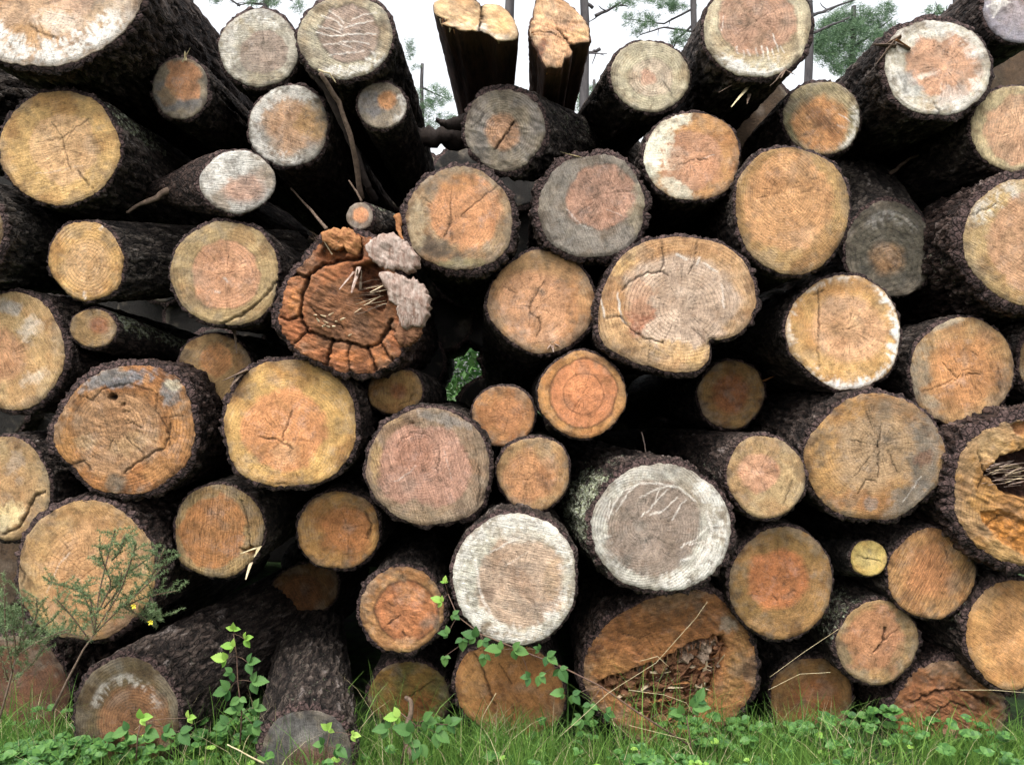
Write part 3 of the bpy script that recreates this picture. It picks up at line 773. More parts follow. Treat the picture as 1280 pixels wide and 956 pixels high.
ALL['t18'] = Lg(992, 263, 71, 79, (192, 150, 92), (212, 152, 98), 'large egg shaped yellow brown log with orange heart, right of the half white log', rot=-18, Y=3.33, bark=5, hc=(986, 252), hr=(55, 60), hs=.06, mould=.4, star=6, ring=.55, rsp=3.2, pith=(980, 240))
ALL['t19'] = Lg(865, 195, 60, 56, (208, 150, 90), (190, 136, 104), 'log ringed half in white and half in orange, left of the egg shaped log', Y=3.4, bark=4, lump=.06, hc=(862, 200), hr=(40, 38), hs=.06, mould=.5, blobs=[(818, 192, 20, 56, 8, (236, 228, 206), 1.0), (844, 148, 28, 13, -18, (232, 220, 196), 1.0), (842, 236, 26, 12, 30, (232, 222, 200), .8), (878, 212, 22, 20, 0, (215, 150, 108), .7), (845, 197, 14, 14, 0, (205, 168, 142), .5)],
   cracks=[([(850, 205), (868, 200), (884, 200)], .7, .003)], streaks=[([(878, 198), (892, 194)], .7, .6)], ring=.35, star=3)
ALL['t20'] = Lg(1112, 312, 56, 60, (100, 92, 78), (150, 110, 70), 'dark grey mouldy log with a small brown heart, tucked behind the egg shaped log', Y=3.62, vp=(760, -250), bark=4, hc=(1108, 322), hr=(22, 19), hs=.3, mould=1, sap2=(92, 84, 74), resin=[(.6, .8, 220, 330, .2)], ring=.9, red=.1, rsp=7, rough=.003, L=1.6)
ALL['t21'] = Lg(1291, 301, 84, 82, (205, 168, 112), (204, 150, 112), 'very large orange log with thick reddish flaky bark, cut off by the right edge', Y=3.33, bark=13, hc=(1300, 300), hr=(66, 64), hs=.05, mould=.5, ring=.4, sa=30, saw=.6, red=.75, resin=[(.75, .97, 190, 260, .5)], cracks=[([(1212, 270), (1230, 262), (1245, 255)], 1.2, .005)], lichen=[(160, 30, .05, .5, .6)], plate=(.04, .06))
ALL['t22'] = Lg(1055, 414, 71, 70, (220, 168, 98), (222, 166, 122), 'bright yellow log with pink heart and white crusted rim, below the egg shaped log', Y=3.4, bark=4, hc=(1062, 410), hr=(44, 42), hs=.15, mould=.3, star=7, ring=.4, resin=[(.87, .99, -60, 140, 1.0), (.93, .99, 140, 300, .5)], cracks=[([(1023, 362), (1025, 385), (1023, 410)], 1.3, .006), ([(1023, 410), (1022, 440), (1024, 460)], .7, .003), ([(1018, 368), (1030, 362)], 1, .004)])
ALL['t23'] = Lg(1203, 463, 67, 66, (196, 152, 98), (212, 142, 82), 'orange log with bent central crack and greyish left side, near the right edge', Y=3.42, bark=4, hc=(1205, 462), hr=(46, 44), hs=.4, hw=.4, mould=.7, star=2, cracks=[([(1178, 454), (1196, 472), (1212, 466), (1226, 468)], 1, .004), ([(1250, 460), (1252, 490)], 1, .004), ([(1150, 490), (1196, 474)], .7, .003), ([(1212, 438), (1222, 444)], 1, .003)], blobs=[(1150, 460, 14, 36, 10, (150, 138, 118), .7), (1160, 500, 22, 10, 30, (160, 150, 130), .6), (1180, 404, 40, 6, -15, (170, 160, 140), .6)])
ALL['t24'] = Lg(741, 258, 67, 65, (150, 138, 128), (192, 140, 114), 'bluish grey ringed log with a pink heart, left of the white and orange log', Y=3.4, bark=9, fray=.025, hc=(752, 246), hr=(44, 42), hs=.05, mould=.7, star=4, pith=(758, 242), saw=.5, sa=70, blobs=[(800, 260, 14, 34, 0, (176, 160, 132), .6)], streaks=[([(708, 262), (726, 280), (738, 286)], .8, .5), ([(758, 262), (778, 270)], .7, .4)], red=.6, hring=[(1., 1.4, .4)])
ALL['t25'] = Lg(575, 275, 67, 64, (176, 142, 104), (220, 148, 94), 'orange hearted log with ragged bark and a dark mould patch low on its left', Y=3.38, bark=8, fray=.025, hc=(584, 264), hr=(46, 46), hs=.08, hw=.2, mould=.8, star=4, pith=(562, 272), blobs=[(548, 312, 26, 14, 20, (70, 64, 58), .75), (520, 280, 12, 34, 5, (196, 176, 140), .6), (570, 228, 34, 10, 0, (196, 134, 72), .6), (576, 330, 34, 7, 0, (150, 140, 100), .7)], cracks=[([(563, 252), (564, 275), (556, 295)], 1, .004), ([(575, 270), (630, 225)], .8, .003)], red=.3)
ALL['t26'] = Lg(449, 270, 17, 17, (156, 140, 128), (226, 150, 96), 'thin pole end with orange core, above the white chunks of the rotten log', Y=3.3, vp=(1100, 480), L=.5, bark=1.5, hc=(451, 269), hr=(10, 10), hs=.1, nst=1, lichen=[(-60, 50, .02, .6, 1.0)], plate=(.02, .04), red=.1)
ALL['t27'] = Lg(108, 326, 45, 50, (216, 166, 96), (222, 172, 118), 'yellow oval log with a long ridged grey bark side running right', Y=3.33, vp=(1050, 330), L=1.3, bark=4, hc=(110, 330), hr=(28, 30), hs=.25, mould=.5, ring=.8, rsp=4, streaks=[([(104, 366), (106, 373)], 2, .9), ([(125, 288), (128, 282)], 1.5, .7)], plate=(.03, .12), red=.05, blobs=[(92, 290, 22, 12, -30, (196, 158, 110), .6)])
ALL['t28'] = Lg(281, 343, 68, 65, (190, 158, 108), (208, 146, 108), 'round log with pink orange heart and curved split, left of the rotten log', Y=3.35, bark=4, hc=(282, 342), hr=(43, 43), hs=.05, hw=.15, mould=.5, ring=.6, star=2, rsp=4.2, hring=[(1.02, 2, .4)], cracks=[([(275, 405), (305, 392), (325, 378), (345, 352)], 1.6, .01)], streaks=[([(280, 348), (284, 352)], 2.2, .6), ([(270, 364), (275, 365)], 2, .6)])
ALL['t30'] = Lg(677, 378, 65, 63, (192, 142, 92), (202, 144, 102), 'orange brown log with a crooked central crack, above the round bright orange log', Y=3.45, vp=(585, 640), bark=4, hc=(672, 385), hr=(48, 46), hs=.12, mould=.6, star=4, ring=.4, cracks=[([(680, 352), (664, 378), (662, 390), (674, 398), (676, 412), (670, 420)], 1.1, .005), ([(628, 356), (645, 366)], .9, .003), ([(662, 390), (661, 408)], .8, .003)], blobs=[(715, 390, 9, 40, 5, (205, 140, 84), .6), (660, 325, 40, 10, -8, (160, 125, 80), .6)], plate=(.03, .03))
HP = [(749, 402), (752, 372), (762, 345), (780, 318), (802, 304), (830, 297), (858, 297), (882, 300), (905, 306), (925, 322), (940, 348), (944, 378), (938, 402), (922, 418), (900, 425), (886, 424), (887, 436), (886, 450), (874, 462), (850, 465), (815, 458), (780, 447), (756, 432), (750, 418)]
ALL['t31'] = Lg(840, 378, 90, 80, (212, 164, 112), (206, 176, 156), 'large heart shaped pinkish log with curved rings and branching cracks', poly=HP, round=.03, Y=3.33, bark=6, lump=.01, fray=.012, hc=(850, 380), hr=(72, 62), hs=.12, hw=.3, mould=.4, ring=.8, rsp=4.4, pith=(852, 384), star=0, saw=.35,
   blobs=[(800, 396, 16, 22, 20, (178, 96, 54), .75), (798, 368, 18, 26, 0, (214, 160, 124), .7), (850, 440, 50, 14, 10, (212, 166, 106), .8), (870, 450, 14, 11, 0, (212, 168, 108), .9), (784, 326, 12, 26, 35, (208, 164, 104), .9), (896, 430, 22, 8, -20, (214, 172, 112), .6), (925, 350, 12, 22, -20, (214, 170, 128), .6), (908, 330, 18, 8, 35, (200, 150, 100), .5)],
   cracks=[([(778, 362), (790, 350), (806, 342), (826, 340), (830, 328), (828, 310)], 1.5, .006), ([(776, 396), (790, 412), (808, 424), (830, 428)], 1.4, .006), ([(776, 396), (758, 398)], 1, .005), ([(860, 342), (868, 328), (872, 300)], 1.1, .005), ([(826, 340), (836, 344)], 1.4, .005), ([(864, 410), (884, 428)], .8, .003), ([(812, 424), (810, 452)], .9, .003), ([(885, 430), (892, 422)], 1.6, .006)],
   streaks=[([(772, 366), (776, 396), (782, 404)], 1.5, .8), ([(846, 318), (858, 324)], 2, .8), ([(874, 322), (872, 330)], 2, .8), ([(880, 330), (896, 340)], 1.6, .7), ([(902, 356), (905, 385)], 1.5, .6), ([(752, 374), (756, 396)], 1.5, .7), ([(888, 424), (896, 428)], 1.5, .7)], red=.6, L=3.2)
ALL['t32'] = Lg(117, 410, 29, 25, (172, 134, 84), (160, 96, 56), 'small brown cored log with lichen tufts on its bark, under the yellow oval log', Y=3.36, vp=(760, 600), L=.75, bark=3, hc=(124, 407), hr=(12, 10), hs=.3, mould=.6, lichen=[(-30, 60, .03, .8, 1.4)], sap2=(150, 115, 70), tipr=.75)
ALL['t33'] = Lg(14, 437, 62, 76, (214, 174, 118), (206, 146, 102), 'tall oval log with pink and white mottled face at the left edge, mid height', Y=3.33, vp=(640, 500), bark=7, hc=(4, 446), hr=(28, 32), hs=.2, hw=.3, mould=.4, blobs=[(36, 410, 14, 18, 20, (226, 206, 190), .7), (44, 470, 16, 10, -30, (222, 200, 180), .6), (14, 385, 16, 8, 20, (200, 190, 188), .7), (48, 440, 10, 30, 0, (214, 170, 110), .6)], red=.4, lichen=[(10, 60, .1, .6, .5)])
ALL['t34'] = Lg(268, 458, 45, 42, (185, 145, 92), (222, 150, 86), 'recessed tan log with a bright orange core, beneath the round log with the curved split', Y=3.58, bark=3, hc=(270, 450), hr=(21, 20), hs=.1, hw=.2, mould=.8, ring=.3)
HX = [(60, 545), (74, 512), (92, 482), (118, 462), (150, 453), (195, 453), (224, 464), (240, 492), (246, 520), (248, 552), (236, 585), (214, 604), (186, 620), (150, 622), (112, 614), (92, 590), (68, 568)]
ALL['t35'] = Lg(155, 538, 88, 80, (182, 124, 66), (172, 128, 88), 'large rugged six sided log with dark beetle holes and bluish crust along its top', poly=[(155 + (x - 155) * .93, 538 + (y - 538) * .93) for x, y in HX], rough=0.0025, Y=3.28, bark=9, fray=.025, lump=.02, hc=(150, 540), hr=(56, 52), hs=.1, hw=.35, mould=.6, ring=.9, rsp=4, pith=(146, 533), rims=.35,
   blobs=[(150, 472, 42, 11, -2, (132, 132, 140), .9), (212, 492, 18, 13, 25, (138, 136, 138), .85), (120, 478, 22, 8, -30, (134, 130, 132), .8), (182, 475, 4, 9, 0, (205, 138, 72), .9), (216, 482, 10, 6, 30, (216, 200, 170), .7), (78, 552, 14, 22, -20, (196, 136, 66), .7), (112, 598, 22, 10, 30, (176, 112, 50), .7), (222, 535, 10, 30, 0, (196, 132, 66), .8), (168, 555, 30, 14, -20, (190, 152, 104), .5), (144, 606, 12, 14, 10, (134, 112, 90), .9), (108, 552, 12, 10, 0, (196, 164, 120), .5)],
   pits=[([(131, 494), (138, 490), (146, 495), (145, 503), (134, 502)], .03, .004, (30, 18, 10)), ([(148, 503), (156, 502), (158, 508), (150, 509)], .025, .003, (30, 18, 10)), ([(150, 512), (160, 513), (163, 518), (154, 516)], .02, .002, (40, 22, 12))],
   cracks=[([(155, 590), (172, 578), (190, 566), (204, 560), (210, 545), (212, 530)], 1.7, .008), ([(196, 494), (194, 512), (208, 536), (212, 556)], 1.2, .005), ([(100, 494), (116, 500), (130, 486), (160, 480), (190, 488)], 1.2, .005), ([(86, 582), (106, 576), (114, 588)], 1.3, .006), ([(205, 522), (228, 518)], 1, .004), ([(146, 536), (182, 570)], .9, .003), ([(136, 562), (142, 548)], .9, .003), ([(160, 526), (178, 534)], 1.2, .005)], red=.8, plate=(.04, .06))
ALL['t36'] = Lg(362, 531, 82, 80, (216, 166, 90), (216, 140, 84), 'large golden log with orange heart and short crossing cracks, left of centre', Y=3.28, bark=6, hc=(356, 536), hr=(52, 52), hs=.07, mould=.55, star=3, ring=.5, pith=(355, 548), rings=1, blobs=[(356, 568, 16, 18, 0, (222, 165, 115), .6), (300, 478, 20, 12, -40, (140, 100, 60), .7)], cracks=[([(354, 548), (360, 528), (365, 514)], 1, .004), ([(326, 547), (348, 549), (366, 560)], 1.1, .004), ([(374, 550), (392, 552)], .7, .002), ([(346, 604), (360, 603)], 1.3, .004)], red=.5, lichen=[(20, 70, .0, .5, .5)])
ALL['t37'] = Lg(494, 489, 33, 29, (188, 142, 78), (170, 100, 50), 'small recessed tan log with a dark core, right under the rotten cracked log', Y=3.56, vp=(740, 520), L=.55, bark=3, hc=(498, 489), hr=(10, 9), hs=.4, mould=.5, cracks=[([(500, 506), (512, 500), (518, 492)], 1, .004)])
ALL['t38'] = Lg(534, 584, 80, 73, (172, 140, 112), (196, 142, 120), 'large rosy log with thin ring line and long saw streaks, right of the golden log', rot=8, Y=3.28, L=1.4, bark=6, hc=(530, 586), hr=(60, 54), hs=.05, mould=.5, star=3, ring=.6, pith=(524, 570), sa=75, saw=.7, blobs=[(470, 570, 8, 30, 5, (196, 156, 98), .7), (490, 522, 24, 9, -25, (164, 132, 92), .7), (555, 524, 30, 8, 15, (165, 155, 150), .7), (520, 640, 60, 12, 5, (170, 142, 112), .8), (516, 566, 28, 26, 0, (190, 128, 100), .6)],
   cracks=[([(497, 560), (502, 548), (515, 541), (532, 542), (546, 552), (550, 566), (546, 590)], .8, .003), ([(598, 580), (600, 610), (596, 634)], 1.2, .005), ([(612, 606), (600, 628)], 1.4, .006)], streaks=[([(492, 602), (505, 596), (520, 582)], .8, .5), ([(555, 560), (564, 600)], .8, .35)],
   pits=[([(510, 526), (518, 526), (519, 533), (511, 534)], .01, .002, (80, 45, 25))])
ALL['t39'] = Lg(629, 520, 40, 38, (192, 132, 76), (194, 128, 78), 'smaller fuzzy orange log nestled between the rosy log and the round bright orange one', Y=3.42, bark=3, lump=.05, hc=(636, 518), hr=(22, 20), hs=.5, hw=.5, mould=.7, ring=.5, saw=.4)
ALL['t40'] = Lg(667, 592, 47, 47, (188, 146, 96), (212, 146, 94), 'smaller tan log with a star of cracks, just below the smaller fuzzy orange log', Y=3.36, bark=3, hc=(660, 598), hr=(32, 30), hs=.2, hw=.3, mould=.5, star=7, pith=(660, 598), saw=.4, sa=95)
ALL['t41'] = Lg(727, 493, 56, 54, (214, 150, 80), (212, 130, 80), 'round bright orange log with two crisp dark ring lines, at the centre of the pile', Y=3.38, bark=2.5, hc=(729, 492), hr=(42, 43), hs=.03, hw=.07, mould=.25, ring=.3, star=4, sts=.4, hring=[(1.0, 1.3, 1.1), (.60, .8, .9)], cracks=[([(770, 456), (778, 470), (782, 478)], 2.4, .01)])
ALL['t42'] = Lg(915, 492, 41, 43, (165, 125, 68), (165, 98, 52), 'shadowed brown log set deep below the heart shaped log', Y=3.78, vp=(640, 500), bark=3, hc=(914, 492), hr=(22, 24), hs=.2, mould=.7)
ALL['t43'] = Lg(826, 659, 85, 80, (192, 184, 172), (150, 126, 112), 'large grey white log with feathery resin streaks and mossy bark on its left', rot=15, Y=3.2, vp=(520, 500), bark=8, hc=(816, 660), hr=(60, 58), hs=.05, mould=.8, ring=.9, rsp=3.3, pith=(802, 660), resin=[(.74, .98, -60, 100, .65), (.8, .98, 100, 270, .3)], saw=.3,
   streaks=[([(760, 650), (768, 628), (780, 612)], 1.2, .8), ([(770, 640), (784, 618), (796, 606)], 1.2, .7), ([(802, 646), (818, 630), (834, 612)], 1.3, .8), ([(812, 644), (830, 638), (846, 622)], 1.3, .8), ([(840, 650), (848, 636), (858, 624)], 1.3, .8), ([(800, 622), (820, 612), (842, 606)], 1.2, .7), ([(782, 614), (800, 604), (820, 604)], 1.6, .8), ([(820, 604), (850, 610), (870, 626)], 1.8, .85), ([(850, 684), (872, 672), (884, 660)], 1.2, .8), ([(862, 680), (880, 676)], 1.2, .8), ([(854, 700), (872, 690), (886, 676)], 1.6, .8), ([(850, 700), (876, 694)], 1.3, .7), ([(884, 640), (890, 664), (884, 690), (866, 712)], 3.2, .8), ([(764, 626), (758, 650)], 1.2, .7), ([(826, 606), (820, 626)], 1.2, .7)],
   lichen=[(195, 50, .0, .5, 1.7), (240, 30, .1, .6, .8), (150, 25, .0, .4, 1.0)], red=.5)
ALL['t44'] = Lg(957, 595, 48, 50, (192, 158, 110), (204, 146, 112), 'middling tan log with small pink core, right of the grey white mossy log', Y=3.27, vp=(560, 520), bark=4, hc=(950, 590), hr=(25, 25), hs=.1, hw=.25, mould=.5, ring=.3, lichen=[(170, 60, .03, .6, .7)], red=.5, star=2, cracks=[([(978, 630), (990, 600)], .8, .003)])
ALL['t45'] = Lg(1094, 572, 87, 82, (190, 142, 84), (176, 142, 106), 'very large log with a dense star of fine cracks and bluish grey right side', Y=3.3, bark=6, hc=(1100, 560), hr=(56, 50), hs=.25, hw=.3, mould=.7, star=13, pith=(1098, 557), ring=.5, sa=8, saw=.3, blobs=[(1160, 570, 20, 54, 0, (134, 124, 114), .8), (1142, 622, 34, 16, -30, (146, 136, 128), .75), (1120, 510, 40, 12, 5, (130, 108, 86), .6), (1030, 560, 20, 50, 10, (198, 146, 78), .6), (1070, 626, 40, 12, 5, (186, 124, 72), .6), (1090, 632, 8, 12, 0, (120, 120, 120), .6), (1060, 512, 20, 14, -30, (196, 142, 74), .7), (1156, 572, 12, 9, 0, (140, 88, 60), .6)],
   cracks=[([(1098, 557), (1100, 528)], 1.1, .004), ([(1098, 557), (1099, 596)], 1.2, .004), ([(1098, 557), (1062, 550)], .9, .003), ([(1110, 562), (1122, 590)], 1, .003), ([(1072, 618), (1084, 600), (1096, 602)], 1.2, .004), ([(1098, 557), (1068, 596)], .7, .002)], streaks=[([(1130, 628), (1142, 612), (1152, 596)], 1.0, .4)], red=.4)
ALL['t46'] = Lg(1290, 618, 96, 94, (188, 136, 66), (178, 122, 60), 'very large hollow log whose cavity holds white splinters, at the right edge', rough=0.007, Y=3.25, bark=15, fray=.03, hc=(1290, 640), hr=(60, 60), hs=.4, hw=.4, mould=.4, red=.8, sa=20, saw=.5,
   pits=[([(1232, 592), (1246, 572), (1266, 562), (1300, 556), (1335, 570), (1340, 600), (1310, 628), (1276, 624), (1252, 614)], .09, .02, (52, 30, 20)), ([(1222, 640), (1250, 634), (1290, 650), (1320, 690), (1290, 700), (1250, 680)], .012, .006, (176, 118, 58)), ([(1262, 532), (1290, 520), (1300, 540), (1270, 548)], .02, .006, (140, 96, 60))], cracks=[([(1224, 566), (1232, 590), (1226, 612)], 1.4, .01), ([(1236, 658), (1254, 644), (1270, 650)], 1.2, .005)], blobs=[(1240, 560, 18, 22, 30, (200, 160, 104), .7), (1262, 690, 40, 18, 30, (180, 148, 94), .5)])
ALL['t47'] = Lg(272, 665, 57, 58, (176, 142, 92), (194, 124, 64), 'orange log with long vertical saw lines and a torn splinter at its lower right', Y=3.36, bark=4, hc=(266, 664), hr=(42, 46), hs=.05, hw=.2, mould=.7, sa=96, saw=1.0, cracks=[([(303, 625), (310, 650), (313, 682)], 1.3, .006), ([(313, 682), (320, 694)], 1.6, .008)], pits=[([(300, 684), (322, 680), (328, 690), (312, 697), (298, 690)], .02, .004, (120, 80, 40))])
ALL['t48'] = Lg(424, 663, 51, 49, (194, 140, 72), (194, 120, 62), 'amber log with fine central checks, between the golden log and the dark hollow beneath', Y=3.45, bark=4, hc=(432, 662), hr=(32, 32), hs=.2, hw=.3, mould=.6, star=6, pith=(434, 661), hring=[(1.0, 1.8, .4)], cracks=[([(456, 640), (464, 656), (460, 672)], 1.6, .006)])
ALL['t49'] = Lg(9, 610, 54, 64, (186, 152, 104), (196, 148, 96), 'tan log at the left edge with a pale freshly torn patch low on its face', Y=3.3, bark=4, mould=.6, hs=.5, blobs=[(18, 580, 14, 16, 0, (174, 150, 130), .7), (14, 644, 22, 15, -30, (240, 208, 150), .95), (4, 655, 14, 9, -30, (246, 220, 170), .8)], cracks=[([(2, 668), (22, 660), (34, 640), (42, 622), (56, 614)], 1.8, .012)])
ALL['t50'] = Lg(109, 713, 85, 87, (202, 158, 98), (206, 150, 98), 'very large peach coloured log half covered by the gorse bush', Y=3.27, bark=7, hc=(110, 715), hr=(58, 60), hs=.3, hw=.2, mould=.4, ring=.6, star=4, rsp=5, streaks=[([(60, 740), (75, 705), (88, 690)], 1.0, .4)], blobs=[(150, 780, 20, 10, -30, (130, 80, 50), .6)], red=.6, cracks=[([(20, 700), (34, 716), (30, 730)], 1.2, .005)], plate=(.04, .06))
ALL['t51'] = Lg(502, 762, 53, 56, (190, 136, 80), (188, 112, 62), 'orange log with raised round inner disc and crusty rim, left of the whitewashed looking log', rough=0.003, Y=3.38, bark=6, fray=.03, hc=(508, 762), hr=(39, 39), hs=.05, hw=.12, mould=.6, star=4, hring=[(1.0, 2.2, 1.1)], pith=(504, 768), blobs=[(512, 742, 20, 12, 20, (206, 142, 90), .6), (508, 802, 12, 7, -10, (216, 158, 108), .7), (505, 816, 30, 6, 0, (206, 164, 104), .6)], cracks=[([(504, 768), (486, 780)], .9, .003), ([(504, 790), (512, 798)], 1.3, .005), ([(502, 706), (504, 722)], 1.2, .005)])
ALL['t52'] = Lg(643, 724, 80, 79, (214, 206, 190), (192, 156, 130), 'large whitewashed looking log with a peach heart, touching the grey white mossy log', Y=3.18, bark=5, hc=(650, 728), hr=(56, 56), hs=.05, hw=.12, mould=.7, ring=.3, sa=12, saw=.9, resin=[(.76, .99, 0, 359, .62)], streaks=[([(594, 700), (600, 740), (616, 772), (640, 790)], 2.4, .7), ([(630, 708), (660, 690)], .8, .4), ([(612, 690), (650, 672)], 1.4, .6)], blobs=[(652, 726, 12, 34, -40, (180, 140, 112), .5), (613, 741, 8, 8, 0, (130, 105, 90), .7), (690, 720, 12, 30, 10, (200, 160, 120), .5), (650, 664, 50, 14, 0, (222, 212, 200), .6)])
ALL['t53'] = Lg(976, 729, 67, 70, (170, 124, 68), (192, 112, 58), 'mustard brown log with a rusty heart, right of the grey white mossy log', Y=3.36, bark=4, hc=(970, 724), hr=(40, 36), hs=.12, hw=.25, mould=.7, star=3, ring=.4, cracks=[([(964, 742), (972, 750)], 1, .003), ([(986, 742), (994, 738)], 1, .003)], sap2=(140, 104, 52))
ALL['t54'] = Lg(1087, 698, 23, 23, (224, 190, 100), (214, 184, 112), 'very small pale yellow pole end beside the tan log, low on the right', Y=3.38, vp=(560, 670), L=.8, bark=2, hs=.5, mould=.2, ring=.1, cracks=[([(1072, 694), (1086, 698), (1100, 702)], .8, .003)], star=6, red=0, nst=2)
ALL['t55'] = Lg(1165, 718, 56, 56, (196, 142, 84), (194, 126, 74), 'tan log covered in slanting saw scratches, right of the very small yellow pole', Y=3.38, bark=4, hs=.4, hw=.4, mould=.5, sa=-62, saw=1.1, ring=.2, cracks=[([(1180, 680), (1186, 700)], 1.1, .004)])
ALL['t56'] = Lg(1266, 793, 62, 68, (206, 150, 84), (206, 146, 86), 'warm orange log with sweeping pale grain at the right edge near the bottom', Y=3.36, bark=7, hc=(1276, 800), hr=(44, 48), hs=.3, mould=.3, sa=35, saw=.7, red=.4, lichen=[(200, 30, .0, .4, .8), (-90, 40, .05, .5, .6)])
ALL['t57'] = Lg(1098, 805, 52, 54, (184, 148, 98), (196, 130, 86), 'faceted tan log with a raised wedge and short deep crack, below the slanting scratched log', Y=3.42, bark=5, lump=.09, hc=(1096, 800), hr=(34, 36), hs=.15, hw=.5, mould=.7, blobs=[(1114, 806, 16, 24, 20, (206, 142, 100), .8), (1096, 846, 14, 10, 0, (206, 156, 96), .7), (1124, 822, 10, 28, 30, (158, 130, 90), .6)], cracks=[([(1094, 815), (1104, 800), (1106, 785)], 1.9, .012), ([(1106, 800), (1126, 782)], .8, .003)], lichen=[(215, 60, .0, .4, 1.2)], rot=10)
ALL['t58'] = Lg(1190, 893, 72, 66, (160, 104, 58), (150, 92, 52), 'low crumbling rust brown log with folded edges, in the grass near the right corner', rough=0.01, Y=3.46, bark=7, lump=.10, fray=.06, hs=.3, hw=.8, mould=.7, hc=(1190, 890), hr=(40, 34), cracks=[([(1140, 880), (1170, 864), (1204, 862), (1236, 880)], 2.0, .012), ([(1160, 900), (1190, 876), (1222, 890)], 1.5, .008)], pits=[([(1166, 934), (1190, 924), (1212, 936), (1200, 960), (1170, 960)], .04, .02, (110, 64, 34)), ([(1214, 864), (1240, 872), (1250, 886), (1236, 888)], .03, .01, (70, 40, 25))], red=.8, sa=150, saw=.6)
ALL['t59'] = Lg(1014, 872, 52, 50, (152, 108, 58), (164, 98, 46), 'half hidden orange brown log low in the grass, left of the faceted tan log', Y=3.6, bark=4, mould=.6, hs=.3)
CV = [(728, 838), (738, 806), (762, 776), (796, 756), (830, 742), (862, 735), (892, 742), (916, 762), (936, 790), (947, 825), (946, 858), (932, 888), (906, 912), (870, 932), (838, 944), (806, 932), (775, 912), (752, 888), (734, 864)]
ALL['t60'] = Lg(838, 840, 105, 100, (166, 110, 56), (170, 108, 54), 'huge rotten log with a gaping crumbly cavity, resting in the grass', poly=CV, rough=0.006, Y=3.4, bark=8, lump=.015, fray=.02, hs=.4, hw=.6, mould=.5, sa=-12, saw=.6, dense=1.1,
   pits=[([(738, 852), (790, 834), (830, 822), (860, 802), (905, 792), (912, 812), (898, 846), (884, 880), (866, 912), (840, 920), (812, 906), (786, 886), (764, 870)], .075, .05, (138, 92, 66)), ([(850, 810), (900, 796), (908, 812), (880, 830), (846, 834)], -.05, .03, (150, 128, 108))], blobs=[(830, 772, 70, 16, -14, (142, 90, 44), .6), (920, 840, 14, 50, 10, (170, 124, 66), .7), (760, 830, 30, 20, -20, (190, 132, 66), .6), (912, 780, 14, 10, 0, (160, 146, 132), .7), (790, 812, 30, 14, -10, (178, 112, 58), .5)], cracks=[([(778, 790), (800, 796), (812, 790)], 1.2, .005)], red=.6)
ALL['t61'] = Lg(637, 864, 71, 60, (182, 124, 62), (174, 114, 56), 'wide orange log in the grass with a long slanting crack, under the large whitewashed log', rot=15, Y=3.44, bark=4, mould=.5, hs=.5, sa=60, saw=.3, cracks=[([(594, 816), (606, 842), (618, 880)], 1.8, .008), ([(625, 830), (640, 855)], 1.1, .004)], blobs=[(590, 850, 16, 40, 15, (200, 142, 76), .6)])
ALL['t62'] = Lg(513, 872, 50, 47, (152, 112, 48), (162, 96, 44), 'mossy yellowish brown log low in the grass, below the log with the raised inner disc', rough=0.0025, Y=3.62, bark=5, mould=.8, hc=(520, 885), hr=(24, 20), hs=.4, cracks=[([(512, 870), (542, 850)], 1.4, .006)], sap2=(120, 108, 50))
ALL['t63'] = Lg(385, 945, 57, 62, (100, 95, 94), (116, 78, 58), 'near grey log jutting out through the grass with its rough bark top in view', Y=3.05, vp=(395, 400), bark=8, mould=1, hc=(392, 960), hr=(36, 30), hs=.3, ring=.3, red=.2, sap2=(128, 122, 118), lichen=[(-90, 50, .0, .9, .5)], sa=85, L=2.6)
ALL['t64'] = Lg(158, 895, 66, 74, (112, 94, 66), (146, 98, 62), 'low log with a pale arc on its face and scaly bark running back right', Y=3.12, vp=(860, 430), bark=7, mould=.9, hc=(168, 905), hr=(44, 52), hs=.08, ring=.9, rsp=3.4, resin=[(.60, .72, 190, 350, .4)], red=.3, L=1.9, lichen=[(-60, 50, .1, 1.0, .35)])
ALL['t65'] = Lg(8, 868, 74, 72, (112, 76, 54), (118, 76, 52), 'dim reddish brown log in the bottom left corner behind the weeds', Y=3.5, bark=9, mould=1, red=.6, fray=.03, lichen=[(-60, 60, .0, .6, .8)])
ALL['t66'] = Lg(-58, 292, 62, 66, (150, 120, 80), (160, 110, 70), 'grey barked log whose rough side shows above the tall oval log', Y=3.2, bark=8, vp=(700, 380), red=0)
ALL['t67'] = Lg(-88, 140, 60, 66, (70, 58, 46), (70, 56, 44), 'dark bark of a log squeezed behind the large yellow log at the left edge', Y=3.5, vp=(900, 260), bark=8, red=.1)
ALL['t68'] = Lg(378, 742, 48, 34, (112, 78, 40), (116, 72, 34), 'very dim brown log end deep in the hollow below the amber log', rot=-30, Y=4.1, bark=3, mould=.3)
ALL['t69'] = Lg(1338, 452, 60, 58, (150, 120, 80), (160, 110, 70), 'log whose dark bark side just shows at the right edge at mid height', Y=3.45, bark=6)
ALL['t70'] = Lg(936, 150, 60, 56, (84, 68, 50), (88, 66, 46), 'shadowed log behind the large egg shaped log, filling the wedge under the top logs', Y=4.2, bark=5, red=.1)  # dark filler log added to block the bright sky in this wedge
ALL['t71'] = Lg(1285, 92, 66, 44, (84, 68, 50), (88, 66, 46), 'shadowed log between the top right corner log and the pinkish log below it', Y=4.1, bark=5, red=.1)  # added dark log, closes the bright opening below the corner log
ALL['t72'] = Lg(-2, 706, 54, 50, (84, 68, 50), (88, 66, 46), 'shadowed log end behind the peach log at the left edge', Y=4.0, bark=5, red=.1)  # added dark log, covers lit ground showing through the gap
